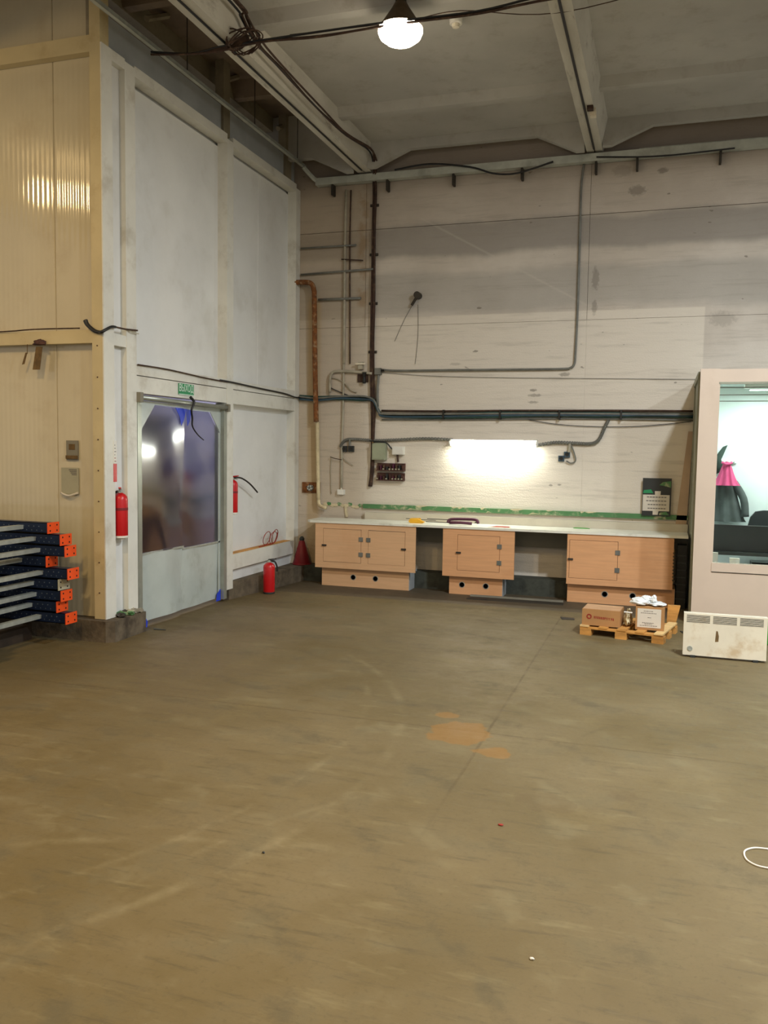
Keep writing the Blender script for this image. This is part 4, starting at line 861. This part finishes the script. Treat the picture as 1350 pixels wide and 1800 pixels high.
W('shell', lathe([(.115, .20), (.118, .205), (.035, .50), (.02, .515)], -4.43, 10.15, 28), 'red_dk', t, smooth=True); W('tip', lathe([(.03, .50), (.034, .53), (.015, .56)], -4.43, 10.15, 14), 'dark', t); W('rim', lathe([(.12, .197), (.123, .205), (.12, .213)], -4.43, 10.15, 28), 'red_dk', t)
t = thing('wire_coil', 'loose coil of thin red wire lying on the low rail', 'wire', (-4.58, 9.5, .51))
for k_, (yc, r_, tl) in enumerate(((9.42, .085, .2), (9.62, .09, -.3), (9.55, .08, .5))):
    pts = [(-4.575+.02*math.sin(a*2*PI/14+tl)+.012*k_, yc+r_*math.cos(a*2*PI/14), .512+r_+r_*math.sin(a*2*PI/14)*.95) for a in range(15)]
    W('loop', tb(pts, .0045, 6, 3), 'print_red', t, smooth=True)
W('tail', tb([(-4.57, 9.2, .514), (-4.57, 9.4, .516), (-4.56, 9.6, .53), (-4.57, 9.72, .64)], .007, 6, 4), 'print_red', t, smooth=True)
# ================================================================== signs and small things on the cold room
t = thing('exit_sign', 'small green exit sign with white letters over the door', 'sign', (XP, 7.53, 2.26))
W('plate', bx(XP-.004, XP+.004, 7.395, 7.675, 2.205, 2.315), 'signgreen', t)
q = text('ВЫХОД', .098, 'signwhite', t); q.location = (.0055, 0, .008); q.rotation_euler = (PI/2, 0, PI/2); q.scale = (.74, 1, 1)
W('border', bx(XP+.004, XP+.005, 7.395, 7.675, 2.205, 2.213), 'signwhite', t)
t = thing('fire_sign', 'narrow red and white sign on inner face of corner post', 'sign', (-4.6, 6.37, 1.6))
W('plate', bx(-4.64, -4.556, 6.366, 6.372, 1.36, 1.74), 'white', t)
a = (6.37, 1.539); c = (6.368, 1.381); W('red_field', bx(XP-.002, XP+.004, 6.34, 6.385, c[1], a[1]), 'red', t)
a = (6.373, 1.737); W('white_field', bx(XP-.002, XP+.004, 6.34, 6.385, (6.37, 1.544)[1], a[1]), 'white', t)
for i in range(6): W('mark', bx(XP+.004, XP+.005, 6.35, 6.35+.012+.006*(i % 3), (6.372, 1.697)[1]-.028*i, (6.372, 1.697)[1]-.028*i+.006), 'print_red' if i > 3 else 'print', t)
t = thing('notice_card', 'grey-brown worn card fixed to front wall above white paper', 'card', (-4.94, 6.29, 1.65))
a = (-4.997, 1.735); c = (-4.876, 1.564)
W('card', bx(a[0], c[0], 6.288, 6.298, c[1], a[1]), 'greyboard', t); W('clip', bx(a[0], c[0], 6.278, 6.288, c[1]+.01, c[1]+.04), 'brownstrap', t); W('print', bx(a[0]+.03, c[0]-.03, 6.285, 6.288, c[1]+.09, c[1]+.14), 'brownstrap', t)
t = thing('paper_notice', 'faded paper with curled lower edge taped under the card', 'paper', (-4.97, 6.29, 1.37))
a = (-5.055, 1.496); c = (-4.874, 1.263)
W('sheet', bx(a[0], c[0], 6.292, 6.296, c[1], a[1]), 'pale', t)
W('curl', tb([(a[0]+.0, 6.285, c[1]+.01), ((a[0]+c[0])/2, 6.27, c[1]-.012), (c[0], 6.285, c[1]+.015)], .010, 8, 4), 'paper', t, smooth=True)
bm = B()
for i in range(4): box(bm, c[0]-.10+.01*i, c[0]-.02, 6.2895, 6.292, a[1]-.02-.014*i, a[1]-.014-.014*i)
W('handwriting', bm, 'print', t)
t = thing('strap', 'brown cloth strap knotted over the front beam', 'strap', (-5.13, 6.2, 2.5))
a = (-5.192, 2.561); W('knot', blob(a[0], 6.20, a[1]+.01, .06, .03, .028, .5, 2, sub=3), 'brown_dk', t, smooth=True)
W('tail', prism([((-5.229, 2.542)), ((-5.163, 2.54)), ((-5.196, 2.345)), ((-5.268, 2.346))], 'y', 6.20, 6.208), 'brownstrap', t)
t = thing('strap', 'thin grey-brown ribbon hanging left of the brown strap', 'strap', (-5.25, 6.2, 2.45))
W('ribbon', prism([((-5.35, 2.495)), ((-5.332, 2.495)), ((-5.364, 2.397)), ((-5.389, 2.392))], 'y', 6.21, 6.214), 'brownstrap', t); W('string', tb([(-5.328, 6.21, 2.567), (-5.33, 6.21, 2.484)], .003, 6, 1), 'brownstrap', t)
t = thing('cable', 'thick black cable end curling over the column corner', 'cable', (-4.6, 6.2, 2.65))
W('cable_body', tb([(-4.724, 6.21, 2.754), (-4.702, 6.21, 2.715), (-4.639, 6.21, 2.666), (-4.583, 6.21, 2.65), (-4.535, 6.19, (-4.528, 2.654)[1]), (-4.52, 6.28, (6.346, 2.701)[1]), (-4.53, 6.36, (6.394, 2.712)[1])], lambda u: .02-.009*u, 8, 6), 'cable', t, smooth=True)
W('cable_tail', tb([(-4.53, 6.36, (6.394, 2.712)[1]), (-4.53, 6.5, (6.542, 2.713)[1]), (-4.53, 6.68, (6.679, 2.726)[1])], .008, 8, 3), 'cable_brown', t, smooth=True)
W('cable_tail', tb([(-4.53, 6.55, (6.542, 2.713)[1]), (-4.53, 6.6, (6.627, 2.699)[1]), (-4.53, 6.7, (6.705, 2.699)[1])], .004, 6, 3), 'pale', t)
cable('thin brown cable stapled along the top of front beam', [(-6.5, 6.21, 2.68), (-5.6, 6.21, 2.682), (-5.254, 6.21, 2.693), (-4.783, 6.21, 2.689)], .006, 'cable_brown', n=3)
cable('thin brown cable along rail above the door to the corner', [(XP+.01, 6.70, (6.693, 2.425)[1]), (XP+.01, 7.2, (7.155, 2.427)[1]), (XP+.01, 7.8, (7.75, 2.407)[1]), (XP+.01, 8.2, (8.17, 2.4)[1]), (XP+.01, 8.5, (8.485, 2.401)[1])], .007, 'cable_brown', n=3)
cable('black cable from post along rail into the back corner', [(XP+.012, 8.2, (8.17, 2.406)[1]), (XP+.014, 8.5, (8.511, 2.403)[1]), (XP+.012, 9.1, (9.064, 2.387)[1]), (XP+.012, 9.8, (9.847, 2.372)[1]), (XP+.02, 10.1, (10.106, 2.346)[1]), (XP+.03, 10.24, 2.345)], .010, 'cable', n=4)
t = thing('cable', 'dark cable hanging over the top middle of the swing door', 'cable', (XP, 7.6, 2.1))
W('cable_body', tb([(XP+.03, 7.56, 2.19), (XP+.05, 7.60, 2.14), (XP+.045, 7.56, 2.06), (XP+.03, 7.60, 1.98), (XP+.02, 7.62, 1.90), (XP+.02, 7.72, 1.82), (XP+.02, 7.84, 1.765)], lambda u: .014-.009*u, 8, 6), 'cable', t, smooth=True)
t = thing('rubble_heap', 'small pile of green-grey rubbish on kerb beside second post', 'rubbish', (-4.56, 6.5, .19))
rnd = random.Random(11)
for i in range(9):
    x, y = -4.54+rnd.uniform(-.03, .04), 6.43+rnd.uniform(-.05, .22); W('scrap', blob(x, y, .20, .04, .035, .022, .8, i, sub=2), ['greyboard', 'green', 'pale', 'steel_dark'][i % 4], t)
# ================================================================== stack of rack upright frames
def rackframe(lab, z, xe, mat):
    t = thing('rack_frame', lab, 'rack frame', (xe, 6.04, z-.046), 0, 'rack frames stacked on the floor')
    for y0 in (5.93+.02, 4.95):
        yy = y0-6.04; b = B(); w_ = .09
        box(b, -2.5, -.006, yy, yy+.006, 0, .088); box(b, -2.5, -.006, yy, yy+w_, 0, .005); box(b, -2.5, -.006, yy, yy+w_, .083, .088); box(b, -2.5, -.006, yy+w_-.006, yy+w_, .0, .088)
        L('post', b, 'navy', t)
        b = B()
        for i in range(46): box(b, -2.46+i*.052, -2.450+i*.052, yy-.001, yy, .052, .060)
        for i in range(46): box(b, -2.43+i*.052, -2.422+i*.052, yy-.001, yy, .02, .027)
        tag(L('slot_row', b, 'dot', t), kind='stuff')
        fp = L('foot_plate', bx(-.006, 0, yy-.03, yy+.115, -.001, .093), mat, t)
        b = B()
        for dy in (.0, .085):
            for dz in (.022, .068): tube(b, [(0, yy+dy, dz), (.0012, yy+dy, dz)], .008, 8, 1)
        tag(obj('bolt_hole', b, 'hole', fp), kind='stuff')
    for x in (-.30, -.9, -1.5, -2.1): L('brace', bx(x-.025, x+.025, -1.06, -.03, .028, .062), 'galv', t, bevel=.004)
    for x in (-.9, -1.5, -2.1):
        b = B(); tube(b, [(x+.57, -1.03, .044), (x+.03, -.06, .044)], .014, 6, 1); L('brace', b, 'galv', t)
    return t
zs_ = [.235, .33, .425, .52, .615, .71, .805, .90, .995]
for i, (z, xe, mt, lab) in enumerate(zip(zs_, [-4.73, -4.82, -4.775, -4.80, -4.705, -4.92, -4.73, -4.775, -4.90],
    ['orange', 'orange', 'orange', 'pale', 'orange', 'orange', 'orange', 'orange', 'orange'],
    ['bottom blue rack frame of the stack, orange foot plate nearest floor', 'second blue rack frame from the bottom of stack', 'third blue rack frame from bottom, just under pale plate', 'blue rack frame with pale grey foot plate in mid stack',
     'blue rack frame reaching farthest right, in the middle of stack', 'blue rack frame set back farthest left in mid stack, orange plate', 'third rack frame from top, orange plate set to the right', 'second rack frame from top of the stack', 'topmost blue rack frame of the stack, set back left'])):
    rackframe(lab, z, xe, mt)
for x, lab in ((-5.25, 'dark timber bearer under right end of the rack frame stack'), (-6.7, 'dark timber bearer under left end of the rack frame stack')):
    tag(obj('timber_bearer', bx(x-.05, x+.05, 4.96, 6.06, 0, .187), 'timber_dk', bevel=.004), lab, 'timber')
# ================================================================== bits on the floor
t = cable('small loop of white string lying on floor at right edge', [(0.483, 3.924, .004), (0.426, 3.914, .004), (0.385, 3.866, .004), (0.386, 3.79, .004), (0.421, 3.746, .004), (0.468, 3.737, .004)], .004, 'white', 'string', 'string')
for i, (a, r_, mt, lab) in enumerate((((-0.65, 3.766), .012, 'print_red', 'tiny reddish chip on floor, centre right'), ((-0.363, 2.779), .008, 'white', 'tiny white crumb on floor near bottom right of centre'), ((-1.542, 3.157), .006, 'dark', 'tiny dark crumb on the floor left of centre'))):
    tag(obj('debris', blob(a[0], a[1], .004, r_, r_*.7, .004, .4, i, sub=2), mt), lab, 'debris')
for i, (a, b_, lab) in enumerate((((-0.967, 8.856), (-0.824, 8.755), 'dark scrap of film on floor left of the pallet'), ((-4.472, 6.824), (-4.335, 6.799), 'dark scrap on the floor in front of the swing door'), ((0.193, 8.584), (0.233, 8.491), 'dark scrap beside cabin corner'))):
    tag(obj('scrap', prism([(a[0], a[1]), (b_[0], a[1]-.01), (b_[0]+.01, b_[1]), (a[0]+.03, b_[1]-.02)][::1], 'z', 0, .006), 'dark'), lab, 'scrap')
